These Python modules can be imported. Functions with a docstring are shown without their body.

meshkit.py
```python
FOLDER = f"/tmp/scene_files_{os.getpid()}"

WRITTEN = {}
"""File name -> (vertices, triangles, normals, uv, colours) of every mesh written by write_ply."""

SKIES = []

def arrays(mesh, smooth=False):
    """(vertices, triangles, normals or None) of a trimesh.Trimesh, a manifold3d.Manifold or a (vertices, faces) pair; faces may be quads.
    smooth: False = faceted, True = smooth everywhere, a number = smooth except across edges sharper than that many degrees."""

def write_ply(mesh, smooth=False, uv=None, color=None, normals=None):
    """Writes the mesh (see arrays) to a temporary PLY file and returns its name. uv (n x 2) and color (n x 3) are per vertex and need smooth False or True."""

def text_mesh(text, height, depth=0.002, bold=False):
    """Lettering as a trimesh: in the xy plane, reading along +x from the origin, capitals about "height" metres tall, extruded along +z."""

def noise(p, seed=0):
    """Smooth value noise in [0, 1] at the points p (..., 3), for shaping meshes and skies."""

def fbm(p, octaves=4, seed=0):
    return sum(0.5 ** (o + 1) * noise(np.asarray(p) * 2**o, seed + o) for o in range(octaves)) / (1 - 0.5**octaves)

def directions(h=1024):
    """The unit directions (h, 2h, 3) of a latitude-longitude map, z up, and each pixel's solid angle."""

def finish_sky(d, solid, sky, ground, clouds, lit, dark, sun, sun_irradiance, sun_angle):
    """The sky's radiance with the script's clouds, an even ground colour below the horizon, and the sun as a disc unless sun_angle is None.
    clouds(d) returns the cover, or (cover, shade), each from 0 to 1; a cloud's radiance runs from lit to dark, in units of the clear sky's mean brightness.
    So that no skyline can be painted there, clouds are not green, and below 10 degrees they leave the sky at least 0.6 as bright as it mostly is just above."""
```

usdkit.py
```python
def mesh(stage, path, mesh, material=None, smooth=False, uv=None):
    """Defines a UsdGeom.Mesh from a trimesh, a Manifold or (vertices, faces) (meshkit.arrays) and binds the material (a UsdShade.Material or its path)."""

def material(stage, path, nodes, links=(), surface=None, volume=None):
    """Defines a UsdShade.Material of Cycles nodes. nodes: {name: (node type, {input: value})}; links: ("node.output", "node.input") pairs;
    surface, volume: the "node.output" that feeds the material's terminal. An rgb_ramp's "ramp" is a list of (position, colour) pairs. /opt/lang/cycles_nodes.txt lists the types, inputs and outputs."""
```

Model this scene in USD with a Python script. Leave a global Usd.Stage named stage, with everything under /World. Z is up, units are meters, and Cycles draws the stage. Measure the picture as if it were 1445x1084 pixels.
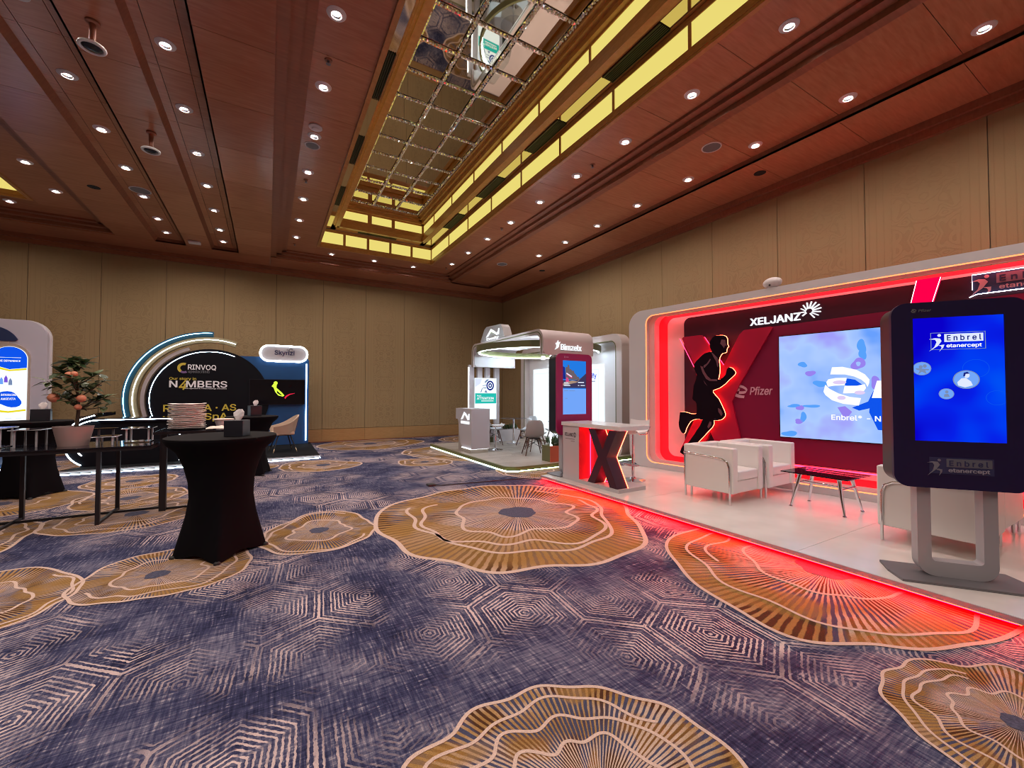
import math, random
import numpy as np, trimesh, usdkit, meshkit
from pxr import Usd, UsdGeom, UsdShade, UsdLux, Gf, Sdf
from shapely.geometry import Polygon, Point, box as sbox, LineString, MultiPolygon
from shapely import affinity
from shapely.ops import unary_union

stage = Usd.Stage.CreateInMemory()
UsdGeom.SetStageUpAxis(stage, 'Z'); UsdGeom.SetStageMetersPerUnit(stage, 1.0)
UsdGeom.Xform.Define(stage, '/World'); UsdGeom.Scope.Define(stage, '/World/Looks')
rnd = random.Random(7)

# ------------------------------------------------------------------ camera, sky, exposure
YAW, PITCH, ROLL, FPX = 0.526413, 0.023846, 0.0011278, 592.0
fw = np.array([math.sin(YAW) * math.cos(PITCH), math.cos(YAW) * math.cos(PITCH), math.sin(PITCH)])
r0 = np.array([math.cos(YAW), -math.sin(YAW), 0]); u0 = np.cross(r0, fw)
rt = r0 * math.cos(ROLL) + u0 * math.sin(ROLL); up = -r0 * math.sin(ROLL) + u0 * math.cos(ROLL)
cam = UsdGeom.Camera.Define(stage, '/World/camera')
cam.CreateHorizontalApertureAttr(36.0); cam.CreateVerticalApertureAttr(36.0 * 1084 / 1445)
cam.CreateFocalLengthAttr(36.0 * FPX / 1445); cam.CreateFStopAttr(0.0)
cam.CreateClippingRangeAttr(Gf.Vec2f(0.05, 200))
m = Gf.Matrix4d(*rt, 0, *up, 0, *(-fw), 0, 0, 0, 1.55, 1)
cam.AddTransformOp().Set(m)
EXPOSURE = 0.0
LAMP = 1150.0        # radiance of a downlight lens
COVE = 1.0          # radiance of the glowing cove panels
LED = 1.0           # factor on all LED strips
cam.CreateExposureAttr(EXPOSURE)
dome = UsdLux.DomeLight.Define(stage, '/World/dome')   # the hall has no windows: only a trace of ambient from beyond the modelled room
dome.CreateIntensityAttr(0.02); dome.CreateColorAttr(Gf.Vec3f(1.0, 0.85, 0.75))

# ------------------------------------------------------------------ materials
def mat(name, nodes, links, surface):
    return usdkit.material(stage, '/World/Looks/' + name, nodes, links, surface)
def P(name, col, rough=.5, metal=0, **kw):
    return mat(name, {'p': ('principled_bsdf', dict(base_color=col, roughness=rough, metallic=metal, **kw))}, [], 'p.BSDF')
def EM(name, col, s=1.0):
    return mat(name, {'e': ('emission', dict(color=col, strength=s))}, [], 'e.emission')

def chain():
    """a small node-graph builder"""
    class G:
        def __init__(s): s.n, s.l, s.k = {}, [], 0
        def add(s, kind, out, **inp):
            s.k += 1; name = 'n%d' % s.k; vals = {}
            for a, b in inp.items():
                if isinstance(b, str) and '.' in b and b.split('.')[0] in s.n: s.l.append((b, name + '.' + a))
                else: vals[a] = b
            s.n[name] = (kind, vals)
            return name + '.' + out
        def m(s, op, a, b=None, c=None, clamp=False):
            kw = dict(math_type=op, value1=a)
            if b is not None: kw['value2'] = b
            if c is not None: kw['value3'] = c
            if clamp: kw['use_clamp'] = True
            return s.add('math', 'value', **kw)
        def v(s, op, a, b=None, out='vector', **kw):
            kw = dict(vector_math_type=op) if False else dict(math_type=op, vector1=a, **kw)
            if b is not None: kw['vector2'] = b
            return s.add('vector_math', out, **kw)
        def mix(s, f, a, b, t='mix'): return s.add('mix', 'color', mix_type=t, fac=f, color1=a, color2=b)
        def ramp(s, f, stops): return s.add('rgb_ramp', 'color', fac=f, ramp=stops)
        def noise(s, vec, scale, detail=2., rough=.5, dist=0., out='fac'):
            return s.add('noise_texture', out, vector=vec, scale=scale, detail=detail, roughness=rough, distortion=dist)
        def mapping(s, vec, scale=(1, 1, 1), rot=(0, 0, 0), loc=(0, 0, 0)):
            return s.add('mapping', 'vector', vector=vec, scale=scale, rotation=rot, location=loc)
        def step(s, x, a, b): return s.add('map_range', 'result', range_type='smoothstep', value=x, from_min=a, from_max=b, to_min=0., to_max=1.)
        def done(s, name, col, rough=.5, **kw):
            p = s.add('principled_bsdf', 'BSDF', base_color=col, roughness=rough, **kw)
            return mat(name, s.n, s.l, p)
    return G()

def wood(name, c1, c2, rough, sc=(1, 1, 1), coat=0.):
    g = chain(); pos = g.add('geometry', 'position')
    rv = g.add('object_info', 'random')
    off = g.v('scale', pos, None, scale=1.0)
    p1 = g.mapping(off, scale=tuple(12 * s for s in sc))
    a = g.noise(p1, 1.0, 4., .6, .4)
    b = g.noise(pos, 1.2, 2.)
    f = g.m('add', g.m('multiply', a, .75), g.m('multiply', rv, .25))
    f = g.m('add', f, g.m('multiply_add', b, .3, -.15))
    col = g.ramp(f, [(.3, c1), (.7, c2)])
    bump = g.add('bump', 'normal', height=a, strength=.04, distance=.01)
    return g.done(name, col, rough, normal=bump, coat_weight=coat, coat_roughness=.15)
M = {}
M['ceil'] = wood('ceiling_veneer', (.36, .125, .060), (.48, .20, .105), .24, (.25, 2.2, 1))
M['ceildark'] = wood('ceiling_moulding_wood', (.23, .075, .034), (.32, .115, .055), .5, (.25, 2.2, 1))
M['cove'] = wood('cove_wood', (.40, .165, .045), (.55, .25, .08), .3, (1, 1, 3))
M['base'] = wood('baseboard_wood', (.36, .20, .075), (.46, .27, .11), .35, (.6, .6, 4))
M['black'] = P('shadow_gap_black', (.012, .01, .009), .8)
M['cavity'] = P('ceiling_backing', (.05, .03, .02), .9)

def wallfabric():
    g = chain(); pos = g.add('geometry', 'position'); s = g.add('separate_xyz', 'x', vector=pos)
    n = s.split('.')[0]; x, y, z = n + '.x', n + '.y', n + '.z'
    h = g.m('add', g.m('subtract', x, .18), g.m('multiply', g.m('subtract', y, 14.65), 1.0))
    hm = g.m('pingpong', h, .655); zm = g.m('pingpong', z, .95)
    v = g.add('combine_xyz', 'vector', x=hm, y=zm, z=0.)
    d = g.noise(v, 2.6, 2., .5, .6)
    w = g.m('sine', g.m('multiply', d, 75.)); ln = g.step(w, .3, .7)
    cx = g.m('subtract', hm, .655); 
    stem = g.step(g.m('sine', g.m('multiply', hm, 70.)), .85, 1.)
    zone = g.step(hm, .22, .36)
    k = g.m('add', g.m('multiply', ln, zone), g.m('multiply', stem, g.m('subtract', 1., zone)), clamp=True)
    fine = g.noise(pos, 160., 1.)
    col = g.mix(g.m('multiply', k, g.m('multiply_add', g.step(z, 4.9, 3.2), .38, .14)), (.33, .225, .105), (.235, .15, .062))
    col = g.mix(.15, col, g.ramp(fine, [(.3, (.15, .10, .05)), (.7, (.42, .31, .17))]))
    bmp = g.add('bump', 'normal', height=k, strength=.25, distance=.006)
    return g.done('wall_fabric', col, .75, normal=bmp, sheen_weight=.1)
M['wall'] = wallfabric()

def carpet():
    g = chain(); pos = g.add('geometry', 'position')
    warp = g.noise(pos, 1.3, 2., out='color')
    pp = g.v('add', pos, g.v('scale', g.v('subtract', warp, (.5, .5, .5)), None, scale=.06))
    q = g.mapping(pp, scale=(1 / .66, 1 / .80, 0.), rot=(0, 0, .12))
    S, Hs = (1., 1.7320508, 1.), (.5, .8660254, .5)
    def cell(vec):
        f = g.v('modulo', g.v('add', vec, (400., 692.8203, 0.)), S)
        return g.v('subtract', f, (.5, .8660254, 0.))
    a = cell(q); b = cell(g.v('subtract', q, (.5, .8660254, 0.)))
    da = g.v('dot_product', a, a, out='value'); db = g.v('dot_product', b, b, out='value')
    sel = g.m('less_than', da, db)
    gv = g.add('mix_vector', 'result', fac=sel, a=b, b=a)
    ab = g.v('absolute', gv)
    hd = g.m('maximum', g.v('dot_product', ab, (.5, .8660254, 0.), out='value'), g.v('dot_product', ab, (1., 0., 0.), out='value'))
    jag = g.noise(pos, 45., 1.)
    hd2 = g.m('add', hd, g.m('multiply_add', jag, .02, -.01))
    line = g.step(g.m('sine', g.m('multiply', hd2, 156.)), .15, .5)
    gap = g.step(g.m('absolute', g.m('subtract', hd, .425)), .012, .03)
    line = g.m('multiply', line, gap)
    mk = g.noise(pos, .85, 3., .55); mk = g.step(mk, .43, .60)
    st1 = g.noise(g.mapping(pos, scale=(70, 6, 1)), 1., 2.); st2 = g.noise(g.mapping(pos, scale=(6, 70, 1)), 1., 2.)
    br = g.noise(pos, 14., 2.)
    line = g.m('multiply', line, g.m('multiply', mk, g.step(br, .30, .45)))
    weave = g.m('multiply', g.m('add', st1, st2), .5)
    big = g.noise(pos, 2.2, 3.)
    base = g.ramp(g.m('add', g.m('multiply', weave, .8), g.m('multiply_add', big, .5, -.15)), [(.35, (.014, .016, .046)), (.48, (.045, .047, .102)), (.64, (.165, .155, .215))])
    speck = g.step(g.m('multiply', st1, st2), .33, .42)
    base = g.mix(g.m('multiply', speck, .42), base, (.52, .44, .45))
    col = g.mix(g.m('multiply', line, .9), base, (.74, .56, .51))
    pile = g.noise(pos, 260., 1.)
    col = g.mix(.35, col, g.mix(1., col, g.ramp(pile, [(.25, (.35, .35, .35)), (.75, (1., 1., 1.))]), 'multiply'))
    bmp = g.add('bump', 'normal', height=pile, strength=.5, distance=.006)
    return g.done('carpet_pattern', col, .95, normal=bmp, specular_ior_level=.1)
M['carpet'] = carpet()

def medal():
    """woven medallion: radial stripes, uv = (angle 0..1, radius 0..1)"""
    g = chain(); uv = g.add('uvmap', 'UV', attribute='st'); s = g.add('separate_xyz', 'x', vector=uv).split('.')[0]
    u, v = s + '.x', s + '.y'; pos = g.add('geometry', 'position'); rv = g.add('object_info', 'random')
    ang = g.m('multiply', u, 2 * math.pi)
    cv = g.add('combine_xyz', 'vector', x=g.m('cosine', ang), y=g.m('sine', ang), z=g.m('multiply_add', rv, 37., v))
    cvr = g.add('combine_xyz', 'vector', x=g.m('multiply', g.m('cosine', ang), v), y=g.m('multiply', g.m('sine', ang), v), z=g.m('multiply', rv, 37.))
    wob = g.noise(pos, 9., 2.)
    ph = g.m('add', g.m('multiply', u, 124.), g.m('multiply_add', wob, .5, -.25))
    tri = g.m('absolute', g.m('subtract', g.m('multiply', g.m('fraction', ph), 2.), 1.))
    idn = g.add('white_noise_texture', 'value', dimensions='1D', w=g.m('floor', ph))
    za = g.noise(cvr, 1.5, 1.); zb = g.noise(cv, 2.2, 1.)
    wid = g.m('add', g.m('multiply_add', za, .7, .17), g.m('multiply_add', idn, .24, -.12))
    line = g.step(tri, g.m('subtract', wid, .13), g.m('add', wid, .13))
    gap = g.ramp(zb, [(.3, (.085, .035, .016)), (.42, (.085, .035, .016)), (.49, (.07, .07, .12)), (.57, (.07, .07, .12)), (.62, (.22, .10, .03))])
    inner = g.step(g.m('add', v, g.m('multiply_add', za, .5, -.25)), .62, .42)
    lo = g.ramp(g.noise(cvr, 2.6, 2., .5, .3), [(.36, (.36, .19, .06)), (.5, (.44, .26, .11)), (.62, (.60, .42, .31))])
    lc = g.mix(inner, lo, (.64, .45, .35))
    solid = g.m('multiply', g.step(g.noise(cvr, 1.9, 0.), .55, .60), g.step(v, .2, .5))
    col = g.mix(line, gap, lc)
    col = g.mix(g.m('multiply', solid, .62), col, (.36, .19, .05))
    pile = g.noise(pos, 240., 1.)
    col = g.mix(.5, col, g.mix(1., col, g.ramp(pile, [(.25, (.35, .35, .35)), (.75, (1., 1., 1.))]), 'multiply'))
    bmp = g.add('bump', 'normal', height=pile, strength=.5, distance=.006)
    return g.done('medallion_weave', col, .95, normal=bmp, specular_ior_level=.1)
M['medal'] = medal()
def pileof(name, c, amt=.45, sc=220.):
    g = chain(); pos = g.add('geometry', 'position'); pile = g.noise(pos, sc, 1.)
    col = g.mix(amt, c, g.mix(1., c, g.ramp(pile, [(.25, (.3, .3, .3)), (.75, (1., 1., 1.))]), 'multiply'))
    return g.done(name, col, .95, specular_ior_level=.1)
M['contour'] = pileof('carpet_contour_pink', (.68, .49, .40))
M['eye'] = pileof('carpet_eye_navy', (.10, .10, .15), .7, 90.)

M['white'] = P('matte_white_laminate', (.72, .69, .69), .45)
M['whitegl'] = P('gloss_white', (.70, .67, .66), .2)
def glossfloor():
    g = chain(); pos = g.add('geometry', 'position'); n = g.noise(pos, 3., 2.)
    col = g.ramp(n, [(.3, (.68, .62, .57)), (.7, (.75, .69, .64))])
    return g.done('platform_laminate', col, .22, specular_ior_level=.5)
M['platform'] = glossfloor()
M['grey'] = P('stand_grey', (.42, .40, .42), .45, .2)
M['dgrey'] = P('dark_grey_metal', (.17, .16, .17), .5, .3)
M['chrome'] = P('chrome', (.78, .78, .80), .09, 1.0)
M['steel'] = P('polished_steel', (.80, .80, .85), .22, .5)
M['blackmet'] = P('black_metal', (.018, .017, .02), .4, .3)
def cloth(name, c, rough=.85):
    g = chain(); pos = g.add('geometry', 'position'); n = g.noise(pos, 300., 1.)
    b = g.add('bump', 'normal', height=n, strength=.15, distance=.003)
    return g.done(name, c, rough, normal=b, specular_ior_level=.08)
M['spandex'] = cloth('black_spandex', (.005, .0045, .006), .95)
M['leather'] = P('white_leather', (.78, .73, .70), .42)
M['tissue'] = P('white_tissue', (.80, .74, .72), .9)
M['boxblk'] = P('black_leatherette', (.012, .012, .018), .38)
M['maroon'] = P('maroon_panel', (.042, .004, .016), .55, specular_ior_level=.25)
M['crimson'] = P('crimson_panel', (.20, .001, .034), .55, specular_ior_level=.25)
M['redx'] = P('red_panel', (.40, .002, .035), .55, specular_ior_level=.25)
M['redpl'] = P('bright_red_panel', (.75, .03, .06), .45)
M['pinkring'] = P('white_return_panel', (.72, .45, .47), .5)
M['silh'] = P('dark_print', (.008, .002, .006), .9, specular_ior_level=.1)
M['silhhi'] = P('dusky_pink_print', (.15, .045, .065), .8)
M['logo_pink'] = P('pale_pink_print', (.62, .30, .38), .5)
M['offwhite'] = P('off_white_print', (.85, .83, .86), .5)
M['yellowpr'] = P('gold_print', (.62, .50, .06), .5)
M['purplepr'] = P('violet_print', (.22, .12, .30), .5)
M['greypr'] = P('grey_print', (.18, .18, .2), .5)
M['navypr'] = P('navy_print', (.03, .03, .10), .5)
M['discblk'] = P('satin_black_board', (.004, .004, .007), .6, specular_ior_level=.15)
M['blueboard'] = P('blue_board', (.007, .065, .20), .45)
M['tealarc'] = P('teal_board', (.02, .10, .16), .4)
M['beigearc'] = P('beige_board', (.34, .30, .18), .45)
M['blackcarp'] = cloth('black_platform_carpet', (.012, .012, .013))
M['taupe'] = P('taupe_laminate', (.50, .45, .46), .5)
M['olive'] = P('olive_board', (.13, .13, .05), .5)
M['orange'] = P('terracotta_board', (.42, .12, .06), .55)
M['shell_blue'] = P('white_chair_shell', (.58, .62, .66), .35)
M['shell_grey'] = P('grey_chair_shell', (.33, .29, .28), .4)
M['beechdark'] = P('dark_beech', (.09, .035, .02), .45)
M['beige'] = cloth('beige_upholstery', (.50, .37, .28))
M['brass'] = P('brass_tip', (.75, .58, .38), .25, 1.0)
M['pot'] = P('dusty_pink_pot', (.40, .27, .25), .6)
M['trunk'] = P('bark', (.06, .04, .025), .9)
M['fruit'] = P('orange_fruit', (.62, .22, .12), .5)
def leaf():
    g = chain(); rv = g.add('geometry', 'random_per_island'); ob = g.add('object_info', 'random')
    col = g.ramp(ob, [(0., (.025, .05, .018)), (.6, (.05, .085, .03)), (1., (.22, .26, .12))])
    p = g.add('principled_bsdf', 'BSDF', base_color=col, roughness=.4)
    t = g.add('translucent_bsdf', 'BSDF', color=col)
    o = g.add('mix_closure', 'closure', fac=.2, closure1=p, closure2=t)
    return mat('leaf_green', g.n, g.l, o)
M['leaf'] = leaf()
M['magenta'] = P('magenta_fascia', (.30, .012, .085), .35)
M['kblack'] = P('kiosk_black', (.006, .005, .010), .35)
M['knavy'] = P('kiosk_navy_fascia', (.017, .010, .052), .4, specular_ior_level=.3)
M['trimring'] = P('downlight_trim', (.62, .55, .55), .4)
M['rubber'] = P('black_rubber', (.015, .014, .014), .6)
M['blackgl'] = P('black_glass', (.008, .008, .012), .06)
M['plate'] = P('cream_plates', (.88, .77, .73), .35)
M['napkin'] = P('cream_napkin', (.80, .66, .55), .8)
M['bowl'] = P('pale_bowl', (.70, .70, .70), .3)
M['glassy'] = mat('clear_pane', {'t': ('transparent_bsdf', {'color': (.93, .93, .94)}), 'g': ('glossy_bsdf', {'color': (.9, .9, .95), 'roughness': .03}), 'f': ('fresnel', {'IOR': 1.3}), 'x': ('mix_closure', {})},
                  [('f.fac', 'x.fac'), ('t.BSDF', 'x.closure1'), ('g.BSDF', 'x.closure2')], 'x.closure')
M['mirror'] = P('antique_mirror', (.74, .68, .56), .02, 1.0)
M['mirrorstrip'] = P('mirror_strip', (.7, .62, .5), .06, 1.0)
M['crystal'] = P('crystal_bead', (.97, .93, .92), .12, 0.)
M['crystalm'] = P('crystal_facet', (.95, .90, .90), .05, 1.0)
M['grille'] = P('bronze_grille', (.03, .025, .015), .4, .4)
M['pelmet'] = P('plastic_white', (.62, .57, .55), .4)
def planks():
    g = chain(); pos = g.add('geometry', 'position'); rv = g.add('object_info', 'random')
    a = g.noise(g.mapping(pos, scale=(3, 40, 1)), 1., 3.)
    col = g.ramp(g.m('add', g.m('multiply', a, .6), g.m('multiply', rv, .4)), [(.2, (.30, .25, .21)), (.8, (.44, .38, .33))])
    return g.done('grey_oak_plank', col, .4)
M['plank'] = planks()
# emitters
M['lamp'] = EM('lamp_lens', (1., .87, .82), LAMP)
M['covepanel'] = EM('cove_glow', (.84, .70, .18), COVE)
M['led_red'] = EM('led_red', (1., .012, .045), 18 * LED)
M['led_floor'] = EM('led_red_floor', (1., .0, .001), 850 * LED)
M['led_orange'] = EM('led_red_core', (1., .16, .05), 4 * LED)
M['neon'] = EM('neon_red', (1., .10, .045), 14 * LED)
M['led_ring'] = EM('led_ring', (.66, .84, 1.), 45 * LED)
M['lit_bar'] = EM('lit_red_acrylic', (1., .0, .07), 1.0)
M['led_pink'] = EM('led_pink', (1., .35, .38), 4 * LED)
M['led_cool'] = EM('led_cool', (.62, .86, 1.), 7 * LED)
M['led_white'] = EM('led_white', (.86, .94, 1.), 6 * LED)
M['led_blue'] = EM('led_cool_blue', (.45, .78, 1.), 6 * LED)
M['led_green'] = EM('led_green_white', (.70, 1., .45), 6 * LED)
M['lit_white'] = EM('lit_white_sheet', (.86, .95, 1.), 1.15)
M['lit_letter'] = EM('lit_letter_white', (.95, .97, 1.), 1.05)
M['lit_letter2'] = EM('lit_letter_dim', (.8, .78, .9), .8)
M['s_white'] = EM('screen_white', (1., 1., 1.), 1.05)
M['s_pale'] = EM('screen_pale', (.75, .82, 1.), 1.)
M['s_lav'] = EM('screen_lavender', (.80, .66, .98), .95)
M['s_blue'] = EM('screen_mid_blue', (.005, .09, .85), 1.)
M['s_cell'] = EM('screen_cell_blue', (.10, .36, .97), 1.)
M['s_vcell'] = EM('screen_cell_violet', (.33, .24, .92), .95)
M['s_sky'] = EM('screen_sky', (.02, .22, .85), .9)
M['s_panel'] = EM('screen_light_blue', (.17, .38, .95), 1.)
M['s_navy'] = EM('screen_navy', (.015, .03, .30), .8)
M['s_violet'] = EM('screen_violet', (.22, .10, .75), .9)
M['s_dark'] = EM('screen_dark', (.06, .05, .13), .8)
M['s_rock'] = EM('screen_rock', (.17, .13, .15), .9)
M['s_sand'] = EM('screen_sand', (.45, .30, .22), .9)
M['s_pinkc'] = EM('screen_pink', (.75, .08, .25), .9)
M['s_teal'] = EM('screen_teal', (.02, .52, .45), 1.)
M['s_lime'] = EM('screen_lime', (.65, 1., .06), 1.2)
M['s_red'] = EM('screen_red', (.8, .02, .06), 1.)
M['s_yell'] = EM('screen_yellow', (.85, .72, .02), 1.)
M['s_grey'] = EM('screen_grey_blue', (.22, .30, .50), .9)
M['s_black'] = P('screen_black', (.004, .004, .008), .12)
def semi(name, stops, scale, strength=1., detail=2., dist=0.):
    g = chain(); pos = g.add('geometry', 'position'); n = g.noise(pos, scale, detail, .5, dist)
    c = g.ramp(n, stops); e = g.add('emission', 'emission', color=c, strength=strength)
    return mat(name, g.n, g.l, e)
M['scr_wall'] = semi('video_wall_picture', [(.30, (.14, .35, .98)), (.42, (.33, .52, 1.)), (.55, (.42, .60, 1.)), (.68, (.36, .35, .97)), (.78, (.28, .22, .92))], 1.3, 1.0, 3.)
M['scr_kiosk'] = semi('kiosk_picture', [(.3, (.003, .0, .62)), (.5, (.002, .015, .85)), (.62, (.0, .05, .95)), (.75, (.0, .14, 1.))], 2.6, .95, 1.)
M['scr_black'] = semi('tv_picture', [(.3, (.0, .0, .004)), (.7, (.004, .006, .03))], 2.5, 1.)

# ------------------------------------------------------------------ geometry helpers
used = {}
def numbered(path):
    if path not in used: used[path] = 0; return path
    used[path] += 1; p = '%s_%03d' % (path, used[path])
    while p in used: used[path] += 1; p = '%s_%03d' % (path, used[path])
    used[p] = 0
    return p
def keys(prim, label=None, cat=None, group=None, kind=None):
    for k, v in (('label', label), ('category', cat), ('group', group), ('kind', kind)):
        if v: prim.SetCustomDataByKey(k, v)
    return prim
def thing(name, label, cat, loc=(0, 0, 0), rz=0., group=None, kind=None):
    x = UsdGeom.Xform.Define(stage, numbered('/World/' + name))
    if any(loc): x.AddTranslateOp().Set(Gf.Vec3d(*map(float, loc)))
    if rz: x.AddRotateZOp().Set(float(math.degrees(rz)))
    return keys(x.GetPrim(), label, cat, group, kind)
def part(parent, name, mesh, mt, label=None, smooth=False, kind=None, uv=None):
    if isinstance(mesh, (list, tuple)) and not (len(mesh) == 2 and isinstance(mesh[0], np.ndarray)): mesh = cat(*mesh)
    m = usdkit.mesh(stage, numbered(str(parent.GetPath()) + '/' + name), mesh, M[mt] if isinstance(mt, str) else mt, smooth, uv)
    return keys(m.GetPrim(), label, kind=kind)
def single(name, mesh, mt, label=None, cat=None, group=None, kind=None, smooth=False):
    if isinstance(mesh, (list, tuple)): mesh = globals()['cat'](*mesh)
    m = usdkit.mesh(stage, numbered('/World/' + name), mesh, M[mt], smooth)
    return keys(m.GetPrim(), label, cat, group, kind)
def copy(src, label, loc, rz=0., group=None):
    base = src.GetName(); d = src.GetCustomData()
    x = UsdGeom.Xform.Define(stage, numbered('/World/' + base))
    p = x.GetPrim(); p.GetReferences().AddInternalReference(src.GetPath()); p.SetInstanceable(True)
    p.CreateAttribute('xformOp:translate', Sdf.ValueTypeNames.Double3).Set(Gf.Vec3d(*map(float, loc)))
    p.CreateAttribute('xformOp:rotateZ', Sdf.ValueTypeNames.Float).Set(float(math.degrees(rz)))
    p.CreateAttribute('xformOpOrder', Sdf.ValueTypeNames.TokenArray).Set(['xformOp:translate', 'xformOp:rotateZ'])
    return keys(p, label or d.get('label'), d.get('category'), group or d.get('group'))
def cat(*ms):
    ms = [x for x in ms if x is not None]
    return trimesh.util.concatenate(ms) if len(ms) > 1 else ms[0]
def bx(x0, x1, y0, y1, z0, z1):
    m = trimesh.creation.box([abs(x1 - x0), abs(y1 - y0), abs(z1 - z0)]); m.apply_translation([(x0 + x1) / 2, (y0 + y1) / 2, (z0 + z1) / 2]); return m
def rbx(x0, x1, y0, y1, z0, z1, r=.01, n=3):
    """box with rounded edges"""
    x0, x1 = min(x0, x1), max(x0, x1); y0, y1 = min(y0, y1), max(y0, y1); z0, z1 = min(z0, z1), max(z0, z1)
    r = min(r, (x1 - x0) / 2.01, (y1 - y0) / 2.01, (z1 - z0) / 2.01)
    s = trimesh.creation.uv_sphere(r, count=[4 * n // 2 + 1, 4 * n]); v = np.array(s.vertices)
    pts = np.vstack([v + np.array([sx, sy, sz]) for sx in (x0 + r, x1 - r) for sy in (y0 + r, y1 - r) for sz in (z0 + r, z1 - r)])
    return trimesh.convex.convex_hull(pts)
def cyl(p, q, r, n=16, r2=None):
    return tube([p, q], [r, r if r2 is None else r2], n)
def tube(path, r, n=10, closed=False):
    p = np.asarray(path, float); k = len(p); rr = np.broadcast_to(r, (k,)).astype(float)
    if closed: t = np.roll(p, -1, 0) - np.roll(p, 1, 0)
    else: t = np.gradient(p, axis=0) if k > 2 else np.array([p[1] - p[0]] * 2)
    t /= np.linalg.norm(t, axis=1, keepdims=True) + 1e-12
    ref = np.array([0, 0, 1.]) if abs(t[0][2]) < .9 else np.array([1., 0, 0])
    A, V = None, []
    for i in range(k):
        if A is None: A = np.cross(t[i], ref)
        else: A = A - t[i] * (A @ t[i])
        A /= np.linalg.norm(A) + 1e-12; B = np.cross(t[i], A)
        a = np.arange(n) * 2 * np.pi / n
        V.append(p[i] + rr[i] * (np.cos(a)[:, None] * A + np.sin(a)[:, None] * B))
    V = np.vstack(V); F = []
    for i in range(k if closed else k - 1):
        i2 = (i + 1) % k
        for j in range(n):
            j2 = (j + 1) % n; a, b, c, d = i * n + j, i * n + j2, i2 * n + j2, i2 * n + j
            F += [[a, c, b], [a, d, c]]
    if not closed:
        V = np.vstack([V, p[:1], p[-1:]]); c0, c1 = k * n, k * n + 1
        for j in range(n):
            j2 = (j + 1) % n; F += [[c0, j, j2], [c1, (k - 1) * n + j2, (k - 1) * n + j]]
    m = trimesh.Trimesh(V, F, process=False); 
    return m
def lathe(prof, n=32, c=(0, 0, 0)):
    prof = np.asarray(prof, float); a = np.arange(n) * 2 * np.pi / n; V, F = [], []
    for r, z in prof: V.append(np.c_[c[0] + r * np.cos(a), c[1] + r * np.sin(a), np.full(n, c[2] + z)])
    V = np.vstack(V)
    for i in range(len(prof) - 1):
        for j in range(n):
            j2 = (j + 1) % n; A, B, C, D = i * n + j, i * n + j2, (i + 1) * n + j2, (i + 1) * n + j
            F += [[A, B, C], [A, C, D]]
    return trimesh.Trimesh(V, F, process=False)
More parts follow.
